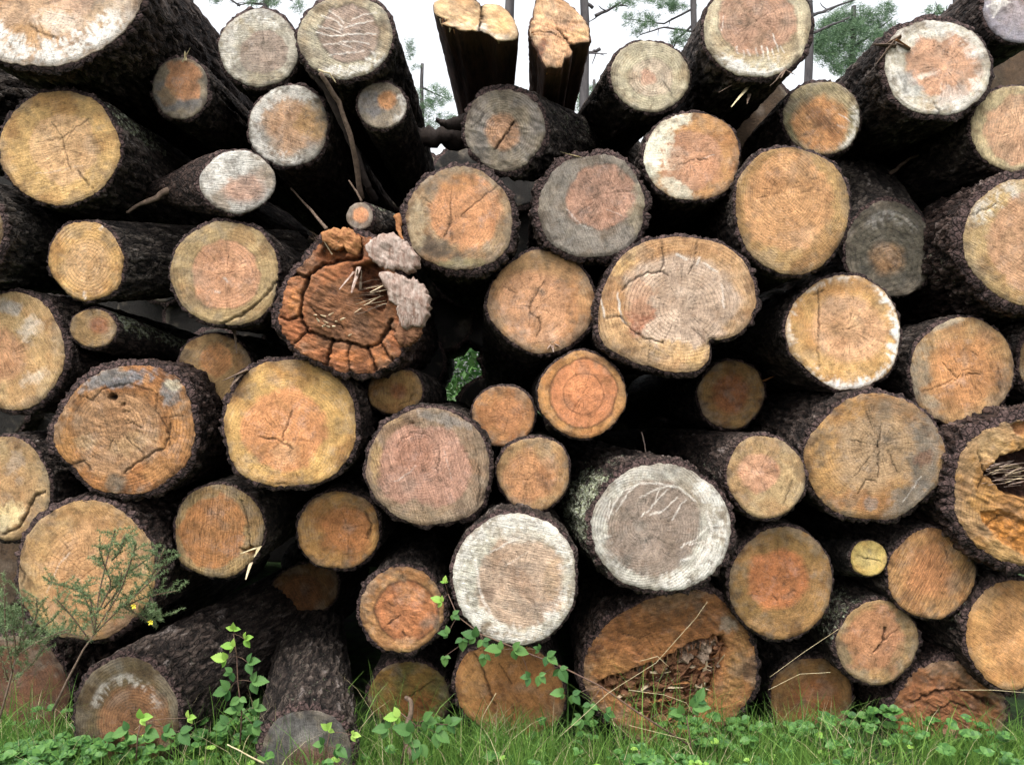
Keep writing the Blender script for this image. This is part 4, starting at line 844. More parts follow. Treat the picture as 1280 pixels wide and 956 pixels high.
# the two raised split logs against the sky
SA = [(541, 0), (556, -8), (584, -8), (598, 0), (601, 6), (608, 2), (625, 4), (638, 18), (647, 42), (647, 52), (635, 55), (622, 56), (612, 46), (602, 41), (590, 40), (568, 36), (562, 26), (550, 29), (543, 16)]
ALL['s1'] = Lg(596, 24, 50, 30, (218, 178, 128), (212, 168, 118), 'left of the two raised split logs, its pale notched end standing against the sky', poly=SA, round=.005, rough=.004, Y=3.3, vp=(625, 395), name='split_log', cat='split log', group='split logs standing out against the sky', bark=1.5, lump=0, fray=.02, mould=.6, sleeve='split_side', bmat=M_TORN, red=.5, plate=(.022, .5), grow=1.08, L=1.9, hs=.5, hw=.5, bend=0,
   cracks=[([(601, 6), (602, 22), (598, 42)], 1.6, .012)], blobs=[(570, 10, 18, 10, 0, (190, 150, 110), .6), (580, 33, 18, 6, 5, (230, 200, 165), .7), (630, 30, 12, 14, 20, (214, 170, 110), .6), (625, 50, 16, 4, 5, (228, 205, 180), .8), (602, 38, 8, 8, 0, (225, 205, 190), .8)], tilt=(0, -.35))
SB = [(672, -8), (700, -10), (714, 2), (726, 16), (737, 40), (736, 54), (724, 56), (710, 58), (715, 68), (712, 76), (704, 78), (702, 90), (682, 90), (676, 76), (672, 64), (664, 48), (662, 36), (668, 18)]
ALL['s2'] = Lg(698, 40, 34, 48, (216, 168, 120), (210, 152, 106), 'right one of the two raised split logs, its torn face tapering downward', poly=SB, round=.005, rough=.005, Y=3.32, vp=(660, 420), name='split_log', cat='split log', group='split logs standing out against the sky', bark=2, lump=0, fray=.03, mould=.6, sleeve='split_side', bmat=M_TORN, red=.7, plate=(.022, .5), grow=1.08, L=1.9, hs=.5, hw=.5, bend=0,
   cracks=[([(698, 36), (706, 50), (716, 60)], 1.5, .012), ([(664, 38), (690, 40), (700, 48)], 1.0, .005)], blobs=[(696, 12, 22, 16, 20, (178, 142, 110), .7), (690, 66, 14, 18, 10, (226, 176, 130), .7), (676, 66, 5, 16, 15, (160, 84, 44), .8), (722, 42, 12, 8, -10, (222, 176, 116), .7)], tilt=(0, -.35))

# ------------------------------------------------------------------ the rotten cracked log (left of centre)
def local(S, px, py, dy=0.0):
    """world point on the face plane of log S"""
    Y = S.get('Y', 3.4) + dy
    return at(px, py, Y)
RP = [(350, 402), (352, 376), (360, 352), (372, 338), (384, 322), (398, 304), (420, 294), (445, 292), (470, 300), (486, 330), (500, 352), (508, 380), (510, 405), (504, 432), (492, 452), (462, 466), (430, 466), (404, 456), (378, 444), (358, 426)]
RT = Lg(430, 385, 82, 84, (176, 108, 60), (142, 92, 56), 'rotten log broken into cracked rust brown segments with pale splinters in its torn top', poly=RP, Y=3.22, L=1.1, bark=9, lump=.03, fray=.05, rough=.007, hc=(436, 392), hr=(52, 46), hs=.04, hw=.15, mould=.35, red=1.0, plate=(.04, .05), sa=20, saw=.6, ring=.3, dense=1.15, rims=.2,
   cracks=[([(378, 374), (376, 396), (384, 414), (410, 424), (440, 428), (456, 436), (474, 428), (484, 412), (490, 400)], 2.6, .022), ([(416, 424), (410, 444), (405, 464)], 2.6, .022), ([(458, 434), (464, 448), (468, 462)], 2.6, .022), ([(385, 348), (388, 344), (402, 332), (424, 326), (450, 324)], 3.2, .03), ([(352, 346), (372, 342), (386, 348), (380, 362), (378, 376)], 3.0, .025), ([(404, 456), (388, 450)], 1.4, .01), ([(376, 396), (362, 400), (350, 396)], 2.0, .018), ([(384, 414), (368, 430), (356, 432)], 1.8, .016), ([(438, 428), (434, 446), (438, 468)], 1.6, .012), ([(474, 428), (486, 444), (494, 452)], 2.0, .018), ([(486, 410), (500, 418), (510, 424)], 1.8, .014), ([(388, 384), (404, 398), (430, 410)], 1.0, .006), ([(450, 300), (452, 324)], 3, .03)],
   pits=[([(440, 330), (470, 326), (488, 340), (492, 370), (480, 392), (456, 384), (446, 360)], .05, .02, (96, 56, 34)), ([(404, 302), (426, 298), (440, 310), (430, 326), (408, 330), (398, 318)], .02, .015, (110, 64, 34))], blobs=[(368, 380, 10, 20, 0, (206, 130, 60), .6), (430, 446, 22, 9, 5, (200, 116, 48), .6), (480, 446, 14, 8, -20, (196, 118, 52), .6)])
r = RT['root']; ro = np.array(r.location)
Yr = RT['Y']
chunk('broken_chunk', [(454, 312), (462, 299), (480, 292), (500, 297), (514, 312), (524, 328), (518, 338), (496, 337), (470, 328)], Yr - .01, .16, M_WHITE, r, ro, 5, .012)
chunk('broken_chunk', [(474, 342), (490, 341), (512, 346), (530, 360), (538, 378), (534, 394), (526, 408), (508, 412), (500, 400), (496, 382), (484, 362)], Yr - .015, .18, M_WHITE, r, ro, 6, .013)
chunk('broken_chunk', [(496, 406), (512, 406), (526, 410), (518, 426), (504, 434)], Yr + .005, .1, M_DECAY, r, ro, 8, .015)
chunk('broken_chunk', [(402, 292), (424, 286), (446, 292), (452, 306), (446, 320), (430, 308), (408, 306)], Yr - .01, .12, M_SPLIT, r, ro, 9, .02)
for i, (a, b, c, d, w) in enumerate([(424, 362, 442, 340, .007), (439, 366, 449, 334, .010), (452, 338, 450, 362, .005), (447, 336, 446, 348, .006)]):
    blade_mesh('splinter', at(c, d, Yr - .01), at(a, b, Yr - .07), w, M_WHITE, r, seed=i, origin=ro)
rg = np.random.default_rng(5)
for i in range(22):
    x0, y0 = rg.uniform(452, 480), rg.uniform(350, 388)
    blade_mesh('splinter', at(x0 + rg.uniform(8, 22), y0 - rg.uniform(0, 8), Yr + .03), at(x0 - rg.uniform(4, 20), y0 + rg.uniform(-2, 6), Yr - rg.uniform(.0, .05)), rg.uniform(.003, .006), M_TWIG if i % 3 else M_PALE, r, seed=20 + i, origin=ro)
for i, (x, y) in enumerate([(395, 394), (399, 402), (407, 396), (412, 394), (404, 408), (410, 404), (417, 408), (420, 402), (430, 398), (426, 400), (436, 420), (412, 409)]):
    blade_mesh('bark_chip', at(x, y, Yr - .012), at(x + rg.uniform(-7, 7), y + rg.uniform(-5, 5), Yr - .02), .006, M_PALE, r, thick=.5, seed=60 + i, origin=ro)
for i in range(16):
    x0 = rg.uniform(395, 430)
    blade_mesh('splinter', at(x0 + 8, 300 + rg.uniform(-6, 16), Yr + .01), at(x0 - rg.uniform(5, 14), 294 + rg.uniform(-6, 20), Yr - .02), .003, M_TWIG, r, seed=90 + i, origin=ro)
blade_mesh('splinter', at(415, 318, Yr), at(405, 302, Yr - .02), .005, M_PALE, r, seed=120, origin=ro)
blade_mesh('splinter', at(417, 310, Yr), at(424, 300, Yr - .02), .005, M_PALE, r, seed=121, origin=ro)
for i in range(8):
    x = 500 + i * 3.2
    blade_mesh('splinter', at(x, 394 + rg.uniform(-4, 4), Yr - .06), at(x - 1, 404 + rg.uniform(-3, 6), Yr - .055), .0028, M_WHITE, r, seed=130 + i, origin=ro)

# splinters in the hollow log at the right edge
H = ALL['t46']; r = H['root']; ro = np.array(r.location); Yh = H['Y']
for i in range(46):
    x0, y0 = rg.uniform(1242, 1276), rg.uniform(578, 606)
    blade_mesh('splinter', at(x0 + rg.uniform(4, 10), y0 + rg.uniform(-6, 2), Yh + .07), at(x0 - rg.uniform(8, 18), y0 + rg.uniform(-1, 5), Yh - rg.uniform(0, .03)), rg.uniform(.003, .006), M_WHITE if i % 3 else M_PALE, r, seed=200 + i, origin=ro)
# crumbs in the big cavity
C = ALL['t60']; r = C['root']; ro = np.array(r.location); Yc = C['Y']
cav = [(750, 855), (800, 838), (850, 820), (900, 800), (902, 820), (884, 870), (862, 905), (838, 912), (800, 890), (770, 868)]
k = 0
while k < 190:
    x, y = rg.uniform(745, 908), rg.uniform(796, 915)
    if not in_poly(np.array([x]), np.array([y]), cav)[0]: continue
    a = math.radians(rg.normal(-38, 24)) + (math.pi if rg.uniform() < .4 else 0); ln_ = rg.uniform(8, 30) if y < 850 else rg.uniform(6, 20)
    blade_mesh('splinter', at(x, y, Yc + rg.uniform(.03, .075)), at(x + ln_ * math.cos(a), y + ln_ * math.sin(a), Yc + rg.uniform(-.005, .06)), rg.uniform(.004, .016), [M_DECAY, M_DECAY, M_SPLIT, M_DECAY, M_TWIG, M_DECAY, M_PALE][k % 7], r, seed=300 + k, thick=.3, bend=rg.uniform(-.008, .008), origin=ro)
    if k % 6 == 0:
        s = rg.uniform(4, 10)
        po = [(x + s * rg.uniform(.5, 1.6) * math.cos(b), y + s * rg.uniform(.3, .7) * math.sin(b)) for b in np.linspace(0, 6.28, 9)[:-1]]
        chunk('decayed_chunk', po, Yc + rg.uniform(.02, .06), .04, M_DECAY, r, ro, k, .012)
    k += 1
for i in range(26):
    t = i / 25.; x0, y0 = 744 + t * 150, 852 - t * 54
    blade_mesh('splinter', at(x0, y0 - 3, Yc + .0), at(x0 + rg.uniform(-3, 3), y0 + rg.uniform(3, 10), Yc + .01), rg.uniform(.002, .005), M_DECAY, r, seed=420 + i, origin=ro)

# splinters and torn flaps that belong to single logs
def spl(S, pts, w, mat=M_PALE, name='splinter', dy=-.03, dy2=-.06, **k):
    ro = np.array(S['root'].location)
    for i, (a, b, c, d) in enumerate(pts):
        blade_mesh(name, at(a, b, S.get('Y', 3.4) + dy), at(c, d, S.get('Y', 3.4) + dy2), w, mat, S['root'], seed=500 + i, origin=ro, **k)
spl(ALL['t47'], [(318, 690, 307, 724)], .010, M_PALE, dy=.03, dy2=-.02)
spl(ALL['t47'], [(322, 684, 300, 692), (326, 680, 318, 696)], .009, M_STRAW, dy=.01, dy2=-.02)
spl(ALL['t13'], [(936, 108, 914, 134)], .010, M_STRAW, dy=.08, dy2=-.02)
spl(ALL['t13'], [(918, 105, 898, 116), (937, 118, 934, 130)], .006, M_TWIG, dy=.08, dy2=.02)
spl(ALL['t13'], [(980, 92, 962, 108), (982, 88, 998, 96), (978, 90, 970, 100), (982, 86, 976, 98), (985, 90, 992, 92)], .005, M_TWIG, dy=.0, dy2=-.03)
spl(ALL['t15'], [(1118, 52, 1094, 82), (1126, 46, 1102, 58), (1138, 62, 1112, 52), (1120, 58, 1092, 56)], .016, M_TWIG, 'bark_flap', dy=.0, dy2=.02)
spl(ALL['t15'], [(1120, 50, 1138, 60)], .009, M_SPLIT, dy=-.02, dy2=-.02)
spl(ALL['t2'], [(232, 76, 231, 64), (228, 78, 238, 60)], .006, M_STRAW, dy=-.01, dy2=-.01)
spl(ALL['t30'], [(690, 432, 692, 440), (694, 430, 702, 434), (688, 431, 684, 436)], .005, M_WHITE, dy=-.01, dy2=-.02)
spl(ALL['t36'], [(310, 462, 278, 476), (300, 468, 288, 484)], .016, M_TWIG, 'bark_flap', dy=.0, dy2=-.03)
spl(ALL['t34'], [(293, 412, 296, 442), (296, 410, 288, 416), (290, 412, 296, 424)], .005, M_TWIG, dy=-.12, dy2=-.14)
spl(ALL['t24'], [(724, 196, 700, 190), (730, 198, 706, 192)], .004, M_STRAW, dy=.0, dy2=-.02)
spl(ALL['t42'], [(955, 476, 968, 470)], .010, M_SPLIT, dy=0, dy2=-.05)
spl(ALL['t64'], [(222, 836, 238, 856)], .006, M_PALE, dy=.4, dy2=.3)
spl(ALL['t64'], [(212, 838, 268, 800)], .016, M_SPLIT, 'bark_flap', dy=.3, dy2=.75)

rq = np.random.default_rng(77)
for i in range(16):
    a = 550 + i * 3.3; b = 27 if i < 4 else 38
    spl(ALL['s1'], [(a, b - 3, a + rq.uniform(-2, 2), b + rq.uniform(1, 6))], rq.uniform(.002, .005), [M_PALE, M_SPLIT][i % 2], dy=.0, dy2=.012)
for i in range(14):
    a = 664 + i * 1.4; b = 44 + i * 3.2
    spl(ALL['s2'], [(a + 2, b - 4, a + rq.uniform(-3, 2), b + rq.uniform(2, 9))], rq.uniform(.002, .006), [M_SPLIT, M_SPLIT, M_PALE][i % 3], dy=-.005, dy2=.01)
# loose sticks lying on and hanging in the pile
def stick(pts, Ys, r0, r1, mat, label, cat='stick', name='stick', group=None, rough=.15):
    P = [at(x, y, Y) for (x, y), Y in zip(pts, Ys)]
    o0 = P[0]
    n = len(P)
    # subdivide
    Q = []; R = []
    for i in range(n - 1):
        for k in range(6):
            t = k / 6
            Q.append(P[i] * (1 - t) + P[i + 1] * t + np.array([math.sin(i * 3 + k), 0, math.cos(i * 5 + k)]) * r0 * .25)
    Q.append(P[-1])
    m = len(Q)
    R = [r0 + (r1 - r0) * i / (m - 1) for i in range(m)]
    o = tube(name, Q, R, mat, None, 8, o0, rough, len(label)); o.location = o0
    return tag(o, label, cat, group)
stick([(384, 78), (408, 112), (436, 172), (460, 232), (468, 250)], [3.36, 3.4, 3.5, 3.6, 3.7], .012, .016, M_DARKT, 'long dark broken branch hanging from the streaked whitish log at the top', 'branch', 'branch')
stick([(400, 92), (424, 128), (440, 178), (452, 248)], [3.32, 3.4, 3.46, 3.6], .008, .012, M_TWIG, 'thinner brown branch strip leaning beside the long dark broken branch', 'branch', 'branch')
stick([(398, 88), (412, 92), (420, 104)], [3.33, 3.33, 3.34], .004, .002, M_STRAW, 'short curled fibre at the foot of the streaked whitish log', 'fibre', 'bark_fibre')
stick([(364, 236), (388, 262), (408, 286)], [3.7, 3.6, 3.4], .004, .007, M_TWIG, 'brown pointed sliver leaning on top of the rotten cracked log', 'stick')
stick([(436, 226), (446, 240), (452, 252)], [3.5, 3.5, 3.5], .003, .005, M_TWIG, 'short brown sliver above the thin pole end', 'stick')
stick([(244, 232), (214, 238), (186, 250), (158, 266)], [3.5, 3.48, 3.46, 3.44], .020, .005, M_TWIG, 'split branch pointing down left from the whitened knobbly log', 'branch', 'branch')
stick([(508, 168), (545, 172), (585, 170)], [4.1, 4.1, 4.1], .035, .055, M_DARKT, 'dark broken branch lying level left of the raised split logs', 'branch', 'branch', rough=.3)
stick([(545, 150), (560, 156), (585, 152)], [3.9, 3.9, 3.9], .008, .035, M_DARKT, 'dark pointed bark scrap sticking up beside the raised split logs', 'bark scrap', 'bark_scrap', rough=.3)
stick([(496, 270), (500, 290), (503, 300)], [3.3, 3.29, 3.28], .014, .003, M_SPLIT, 'small reddish stub by the left rim of the orange hearted log', 'stick')
stick([(1038, 840), (1000, 842), (960, 862)], [3.2, 3.2, 3.2], .0008, .0006, M_STRAW, 'long thin dry straw stretched across the gap above the half hidden log', 'straw', 'straw')
stick([(1048, 786), (1006, 814), (962, 846)], [3.3, 3.3, 3.3], .0008, .0006, M_STRAW, 'long thin dry straw leaning left of the faceted tan log', 'straw', 'straw')
stick([(802, 540), (806, 556), (808, 572)], [3.7, 3.7, 3.7], .003, .002, M_WHITE, 'short pale twig hanging in the dark gap above the grey white log', 'twig', 'twig')
stick([(1112, 218), (1130, 204), (1156, 188)], [3.9, 3.9, 3.9], .01, .004, M_TWIG, 'thin dead twig in the shadow behind the top right logs', 'twig', 'twig')

# ------------------------------------------------------------------ added dark filler logs deep in the pile
# added filler logs block light in the gaps; their near-black colour stands for shade
BACK_SKIP = set()
def dark_filler_logs():
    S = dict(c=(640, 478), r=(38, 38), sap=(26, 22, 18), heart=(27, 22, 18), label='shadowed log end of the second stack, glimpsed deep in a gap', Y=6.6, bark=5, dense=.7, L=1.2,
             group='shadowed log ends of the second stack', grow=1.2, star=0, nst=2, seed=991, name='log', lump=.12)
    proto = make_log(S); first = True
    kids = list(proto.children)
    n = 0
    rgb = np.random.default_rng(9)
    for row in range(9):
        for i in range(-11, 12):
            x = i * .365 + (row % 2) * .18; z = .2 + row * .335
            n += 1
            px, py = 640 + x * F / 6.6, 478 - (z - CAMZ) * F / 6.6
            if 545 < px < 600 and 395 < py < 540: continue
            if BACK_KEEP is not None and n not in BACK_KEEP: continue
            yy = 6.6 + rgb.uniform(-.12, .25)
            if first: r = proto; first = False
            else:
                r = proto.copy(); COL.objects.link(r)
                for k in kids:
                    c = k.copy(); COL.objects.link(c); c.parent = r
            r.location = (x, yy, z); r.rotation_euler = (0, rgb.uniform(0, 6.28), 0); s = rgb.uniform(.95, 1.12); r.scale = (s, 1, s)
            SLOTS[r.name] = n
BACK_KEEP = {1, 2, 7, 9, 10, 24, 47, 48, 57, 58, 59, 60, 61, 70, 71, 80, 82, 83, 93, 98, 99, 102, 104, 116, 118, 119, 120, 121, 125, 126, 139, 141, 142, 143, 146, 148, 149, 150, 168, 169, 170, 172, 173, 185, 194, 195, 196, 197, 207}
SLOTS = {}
dark_filler_logs()

# ------------------------------------------------------------------ standing trees beyond the pile
def needle_tuft(c, r, n, rg, out):
    for _ in range(n):
        d = rg.normal(size=3); d /= np.linalg.norm(d); d[2] = d[2] * .7 + .25
        p = c + rg.normal(size=3) * r * .45
        q = p + d * r * rg.uniform(.5, 1.1)
        s = np.cross(d, rg.normal(size=3)); s /= np.linalg.norm(s) + 1e-6
        w = r * .022 + .002
        out.append((p - s * w, p + s * w, q + s * w * .3, q - s * w * .3))

def quads_obj(name, quads, mat, parent, origin, kind=None):
    V = np.array(quads).reshape(-1, 3) - np.array(origin)
    o = mesh_np(name, V, np.arange(len(V)).reshape(-1, 4), mat, parent, smooth=False)
    if kind: o['kind'] = kind
    return o

def pine(px, Y, wpx, label, limbs, tufts, lean=0, top=-260, seed=0, group='pine trees standing behind the pile', bare=False):
    """a standing pine: trunk base on the ground, drawn where px says it crosses the picture"""
    rg = np.random.default_rng(seed)
    base = at(px, 478, Y); base[2] = 0
    root = empty('pine_tree', base); tag(root, label, 'pine tree', group)
    R = wpx * .5 * Y / F
    zt = CAMZ + (478 - top) * Y / F
    n = 26
    P = [np.array([base[0] + lean * Y / F * (CAMZ + 0 - 0 + (zt * i / n) - CAMZ) * F / Y / 478 + R * .3 * math.sin(i * .9 + seed), Y, zt * i / n]) for i in range(n + 1)]
    tube('trunk', P, [R * (1.35 - .75 * i / n) for i in range(n + 1)], M_PBARK, root, 12, base, .08, seed)
    for pts in limbs:
        Q = [at(x, y, Y + dy) for x, y, dy in pts]
        S = []
        for i in range(len(Q) - 1):
            for k in range(5):
                t = k / 5; S.append(Q[i] * (1 - t) + Q[i + 1] * t + rg.normal(size=3) * R * .06)
        S.append(Q[-1]); m = len(S)
        tube('branch', S, [R * .28 * (1 - .85 * i / m) + .004 for i in range(m)], M_PBARK, root, 6, base, .1, seed)
        for j in range(2, m - 1, 2):      # twigs
            e = S[j] + np.array([rg.normal() * R * 2.2, rg.normal() * R * 2, rg.normal() * R * 1.6])
            tube('twig', [S[j], (S[j] + e) / 2 + rg.normal(size=3) * R * .2, e], [R * .07 + .003, R * .05 + .003, .003], M_PBARK, root, 5, base)
    q = []
    for (x, y, rx, ry, cnt, sz) in tufts:
        for _ in range(cnt):
            a = rg.uniform(0, 6.28); rr = math.sqrt(rg.uniform())
            c = at(x + rx * rr * math.cos(a), y + ry * rr * math.sin(a), Y + rg.uniform(-.8, .8) * rx * Y / F)
            needle_tuft(c, sz * Y / F, 44, rg, q)
    if q: quads_obj('crown', q, M_PINE, root, base)
    return root

pine(237, 9.0, 15, 'bare pine trunk rising behind the top left log', [[(237, -10, 0), (262, -20, 0), (300, 8, 0)], [(237, 2, 0), (222, -8, 0), (205, -16, 0)]], [(270, 0, 10, 3, 4, 5)], seed=1)
pine(333, 12.0, 9, 'thin pine behind the two pale logs at the top left', [[(333, 6, 0), (310, 4, 0), (296, 8, 0)], [(333, 0, 0), (352, -6, 0), (366, 2, 0)]], [(326, 2, 24, 7, 26, 5), (372, 10, 8, 8, 8, 5)], seed=2)
pine(636, 8.5, 14, 'pale pine trunk between the two raised split logs', [], [], seed=3)
pine(748, 8.0, 13, 'leaning pine trunk right of the raised split logs', [[(750, 62, 0), (738, 66, 0), (722, 68, 0)], [(744, 20, 0), (762, 12, 0), (776, 4, 0)], [(742, 10, 0), (722, -4, 0), (700, -12, 0)]], [(770, 8, 8, 4, 4, 4)], lean=-14, seed=4)
pine(1010, 9.5, 12, 'straight dark pine trunk behind the large top log on the right', [[(1010, 22, 0), (1040, 10, .3), (1082, -6, .5)], [(1010, 44, 0), (1034, 34, .2), (1062, 22, .3)], [(1010, 0, 0), (994, 10, 0), (980, 20, 0)]], [], seed=5)
pine(1196, 9.0, 10, 'dark pine trunk behind the log with the torn bark flap', [[(1196, 8, 0), (1180, 16, .2), (1158, 20, .4)], [(1196, 0, 0), (1216, 8, 0), (1228, 4, 0)], [(1190, 6, 0), (1180, 20, 0), (1176, 34, 0)]], [(1166, 14, 12, 5, 10, 5)], seed=6)
pine(868, 13.0, 9, 'slender pine with sparse needle sprays behind the top centre logs', [[(868, 10, 0), (830, 30, .2), (786, 24, .5)], [(868, -6, 0), (830, -4, .2), (790, -2, .4), (770, 10, .5)], [(868, 30, 0), (846, 50, 0), (838, 68, 0)], [(868, 40, 0), (830, 34, 0), (800, 44, 0)]],
     [(800, 26, 26, 9, 34, 5), (846, 8, 22, 7, 30, 5), (850, 48, 12, 10, 22, 5), (786, 2, 14, 5, 12, 5), (824, -2, 30, 6, 26, 5), (795, 40, 8, 6, 8, 4)], seed=7)
pine(528, 15.0, 7, 'small leafy tree in the gap left of the raised split logs', [[(528, 110, 0), (545, 118, .2), (560, 124, .3)], [(528, 150, 0), (516, 140, 0), (508, 132, 0)]],
     [(540, 122, 26, 14, 60, 5), (512, 62, 7, 14, 16, 4), (530, 150, 22, 14, 50, 5), (556, 150, 14, 10, 20, 5), (520, 84, 8, 4, 5, 3), (528, 205, 14, 16, 30, 4)], seed=8, top=80)
pine(742, 15.0, 6, 'small bushy tree in the gap right of the raised split logs', [[(742, 120, 0), (730, 128, .2), (722, 134, .3)]], [(740, 122, 22, 13, 60, 5), (730, 138, 12, 6, 20, 4), (752, 108, 10, 7, 14, 4), (722, 208, 8, 6, 8, 4)], seed=9, top=100)
pine(1066, 14.0, 10, 'dense green young pine behind the right hand logs', [[(1066, 60, 0), (1040, 50, .3), (1022, 42, .5)], [(1066, 60, 0), (1094, 40, .3), (1116, 22, .4)], [(1066, 84, 0), (1100, 80, 0), (1120, 74, 0)]],
     [(1066, 62, 50, 34, 330, 6.5), (1046, 34, 20, 18, 90, 6), (1078, 26, 14, 18, 50, 6), (1104, 30, 14, 24, 50, 6), (1114, 10, 6, 10, 10, 5), (1022, 52, 10, 20, 40, 6), (1062, 12, 8, 12, 14, 5), (1095, 100, 26, 18, 70, 6)], seed=10, top=8)

# leafy growth seen through the gap in the middle of the pile
def leaf_cloud(name, label, cat, centre, rad, n, size, mat, seed, twigs=20, group=None):
    rg = np.random.default_rng(seed)
    c = np.array(centre); base = np.array([c[0], c[1], 0])
    root = empty(name, base); tag(root, label, cat, group)
    tube('stem', [base, base * .5 + c * .5 + rg.normal(size=3) * .05, c], [.03, .02, .01], M_STEM, root, 6, base)
    q = []
    for _ in range(n):
        d = rg.normal(size=3); d /= np.linalg.norm(d); p = c + d * np.array(rad) * rg.uniform(.15, 1) ** .5
        a = rg.normal(size=3); a /= np.linalg.norm(a); b = np.cross(a, rg.normal(size=3)); b /= np.linalg.norm(b)
        s = size * rg.uniform(.6, 1.3)
        q.append((p - a * s, p - b * s * .45, p + a * s, p + b * s * .45))
    quads_obj('foliage', q, mat, root, base)
    return root
leaf_cloud('shrub', 'bright green shrub glimpsed through the hole in the middle of the pile', 'shrub', (-.72, 11.5, 1.35), (.9, .7, 1.3), 5500, .055, M_LEAF, 3)

# ------------------------------------------------------------------ grass and ground cover
def gz(x, y):
    return .10 * (fbm(np.asarray(x) * 1.3 + 50, np.asarray(y) * 1.3 + 50, seed=3, o=3) - .5) * np.clip(8 / (np.abs(x) + y), 0, 1)

def grass(n, seed, x0, x1, y0, y1, hmin, hmax, mat, name, label, wid=.0032):
    rg = np.random.default_rng(seed)
    x = rg.uniform(x0, x1, n); y = rg.uniform(y0, y1, n)
    dens = fbm(x * 3, y * 3, seed=seed, o=2)
    k = rg.uniform(size=n) < sst(.25, .6, dens) * .8 + .25
    x, y = x[k], y[k]; n = len(x)
    z = gz(x, y)
    h = rg.uniform(hmin, hmax, n) * (1 - .30 * sst(1.15, 1.3, x) * sst(1.95, 1.8, x)) * (.5 + 1.0 * fbm(x * 2.2, y * 2.2, seed=seed + 1, o=2))
    a = rg.uniform(0, 6.283, n); b = rg.uniform(.1, .95, n) * h
    lx, ly = np.cos(a) * b, np.sin(a) * b * .5 - .15 * h
    pa = rg.uniform(0, 6.283, n); w = wid * rg.uniform(.6, 1.5, n)
    wx, wy = np.cos(pa) * w, np.sin(pa) * w * .4
    rows = []
    S = 5
    for i in range(S):
        t = i / (S - 1)
        cx = x + lx * t ** 2; cy = y + ly * t ** 2; cz = z - .01 + h * (t - .28 * t ** 2.5 * (b / h))
        ww = (1 - t ** 1.6 * .93)
        rows.append(np.stack([np.stack([cx - wx * ww, cy - wy * ww, cz], -1), np.stack([cx + wx * ww, cy + wy * ww, cz], -1)], 1))
    V = np.stack(rows, 1)          # n, S, 2, 3
    idx = np.arange(n)[:, None] * (S * 2) + np.arange(S - 1)[None, :] * 2
    Fq = np.stack([idx, idx + 1, idx + 3, idx + 2], -1).reshape(-1, 4)
    o = mesh_np(name, V.reshape(-1, 3), Fq, mat, None)
    tag(o, label, 'grass', kind='stuff')
grass(21000, 11, -2.1, 2.1, 2.7, 3.42, .06, .20, M_GRASS, 'grass', 'thick green grass along the foot of the pile')
grass(900, 12, -2.0, 2.0, 2.8, 3.4, .14, .30, M_STRAW, 'dry_grass', 'scattered dry straw coloured grass stems along the foot of the pile', .0016)
grass(2600, 14, -2.0, 2.0, 2.95, 3.4, .2, .38, M_GRASS, 'tall_grass', 'taller loose green grass stalks rising before the lowest logs', .0022)

def leaf_quads(c, d, up, s):
    """a pointed toothed leaf folded on its midrib: 6 quads; c base, d direction, up normal"""
    d = d / np.linalg.norm(d); side = np.cross(d, up); side /= np.linalg.norm(side) + 1e-9; up = np.cross(side, d)
    prof = [(0, .03), (.15, .32), (.42, .45), (.72, .34), (1, .0)]
    out = []
    for (t0, w0), (t1, w1) in zip(prof[:-1], prof[1:]):
        m0 = c + d * t0 * s - up * .12 * s * t0 ** 2; m1 = c + d * t1 * s - up * .12 * s * t1 ** 2
        for sg in (-1, 1):
            e0 = m0 + side * sg * w0 * s + up * w0 * s * .25; e1 = m1 + side * sg * w1 * s + up * w1 * s * .25
            out.append((m0, e0, e1, m1))
    return out

def cover(n, seed, mat, name, label, smin, smax, xr, yr):
    rg = np.random.default_rng(seed); q = []
    k = 0
    while k < n:
        x = rg.uniform(*xr); y = rg.uniform(*yr)
        if rg.uniform() > sst(.45, .62, fbm(x * 2.4 + 3, y * 2.4, seed=77, o=2)) * .93 * (.35 if x > .75 else 1) + .07: continue
        k += 1
        z = float(gz(x, y)) + rg.uniform(.01, .15)
        c = np.array([x, y, z])
        a0 = rg.uniform(0, 6.28); s = rg.uniform(smin, smax)
        for j in range(3):
            a = a0 + (j - 1) * 1.25
            d = np.array([math.cos(a), math.sin(a), rg.uniform(-.1, .5)])
            q += leaf_quads(c, d, np.array([rg.normal() * .2, -.55, 1.]), s * (1.15 if j == 1 else 1))
    tag(quads_obj(name, q, mat, None, (0, 0, 0)), label, 'ground cover', kind='stuff')
cover(900, 21, M_NETTLE, 'leafy_ground_cover', 'low bramble and nettle leaves mixed in the grass at the foot of the pile', .022, .042, (-2.05, 2.05), (2.8, 3.38))
cover(420, 23, M_NETTLE, 'leafy_weeds', 'leafy weeds in the bottom left corner', .022, .042, (-2.0, -1.3), (2.75, 3.1))
cover(90, 22, M_LEAFY, 'young_shoots', 'pale young leaf shoots scattered through the grass', .014, .026, (-1.4, 1.9), (2.8, 3.2))

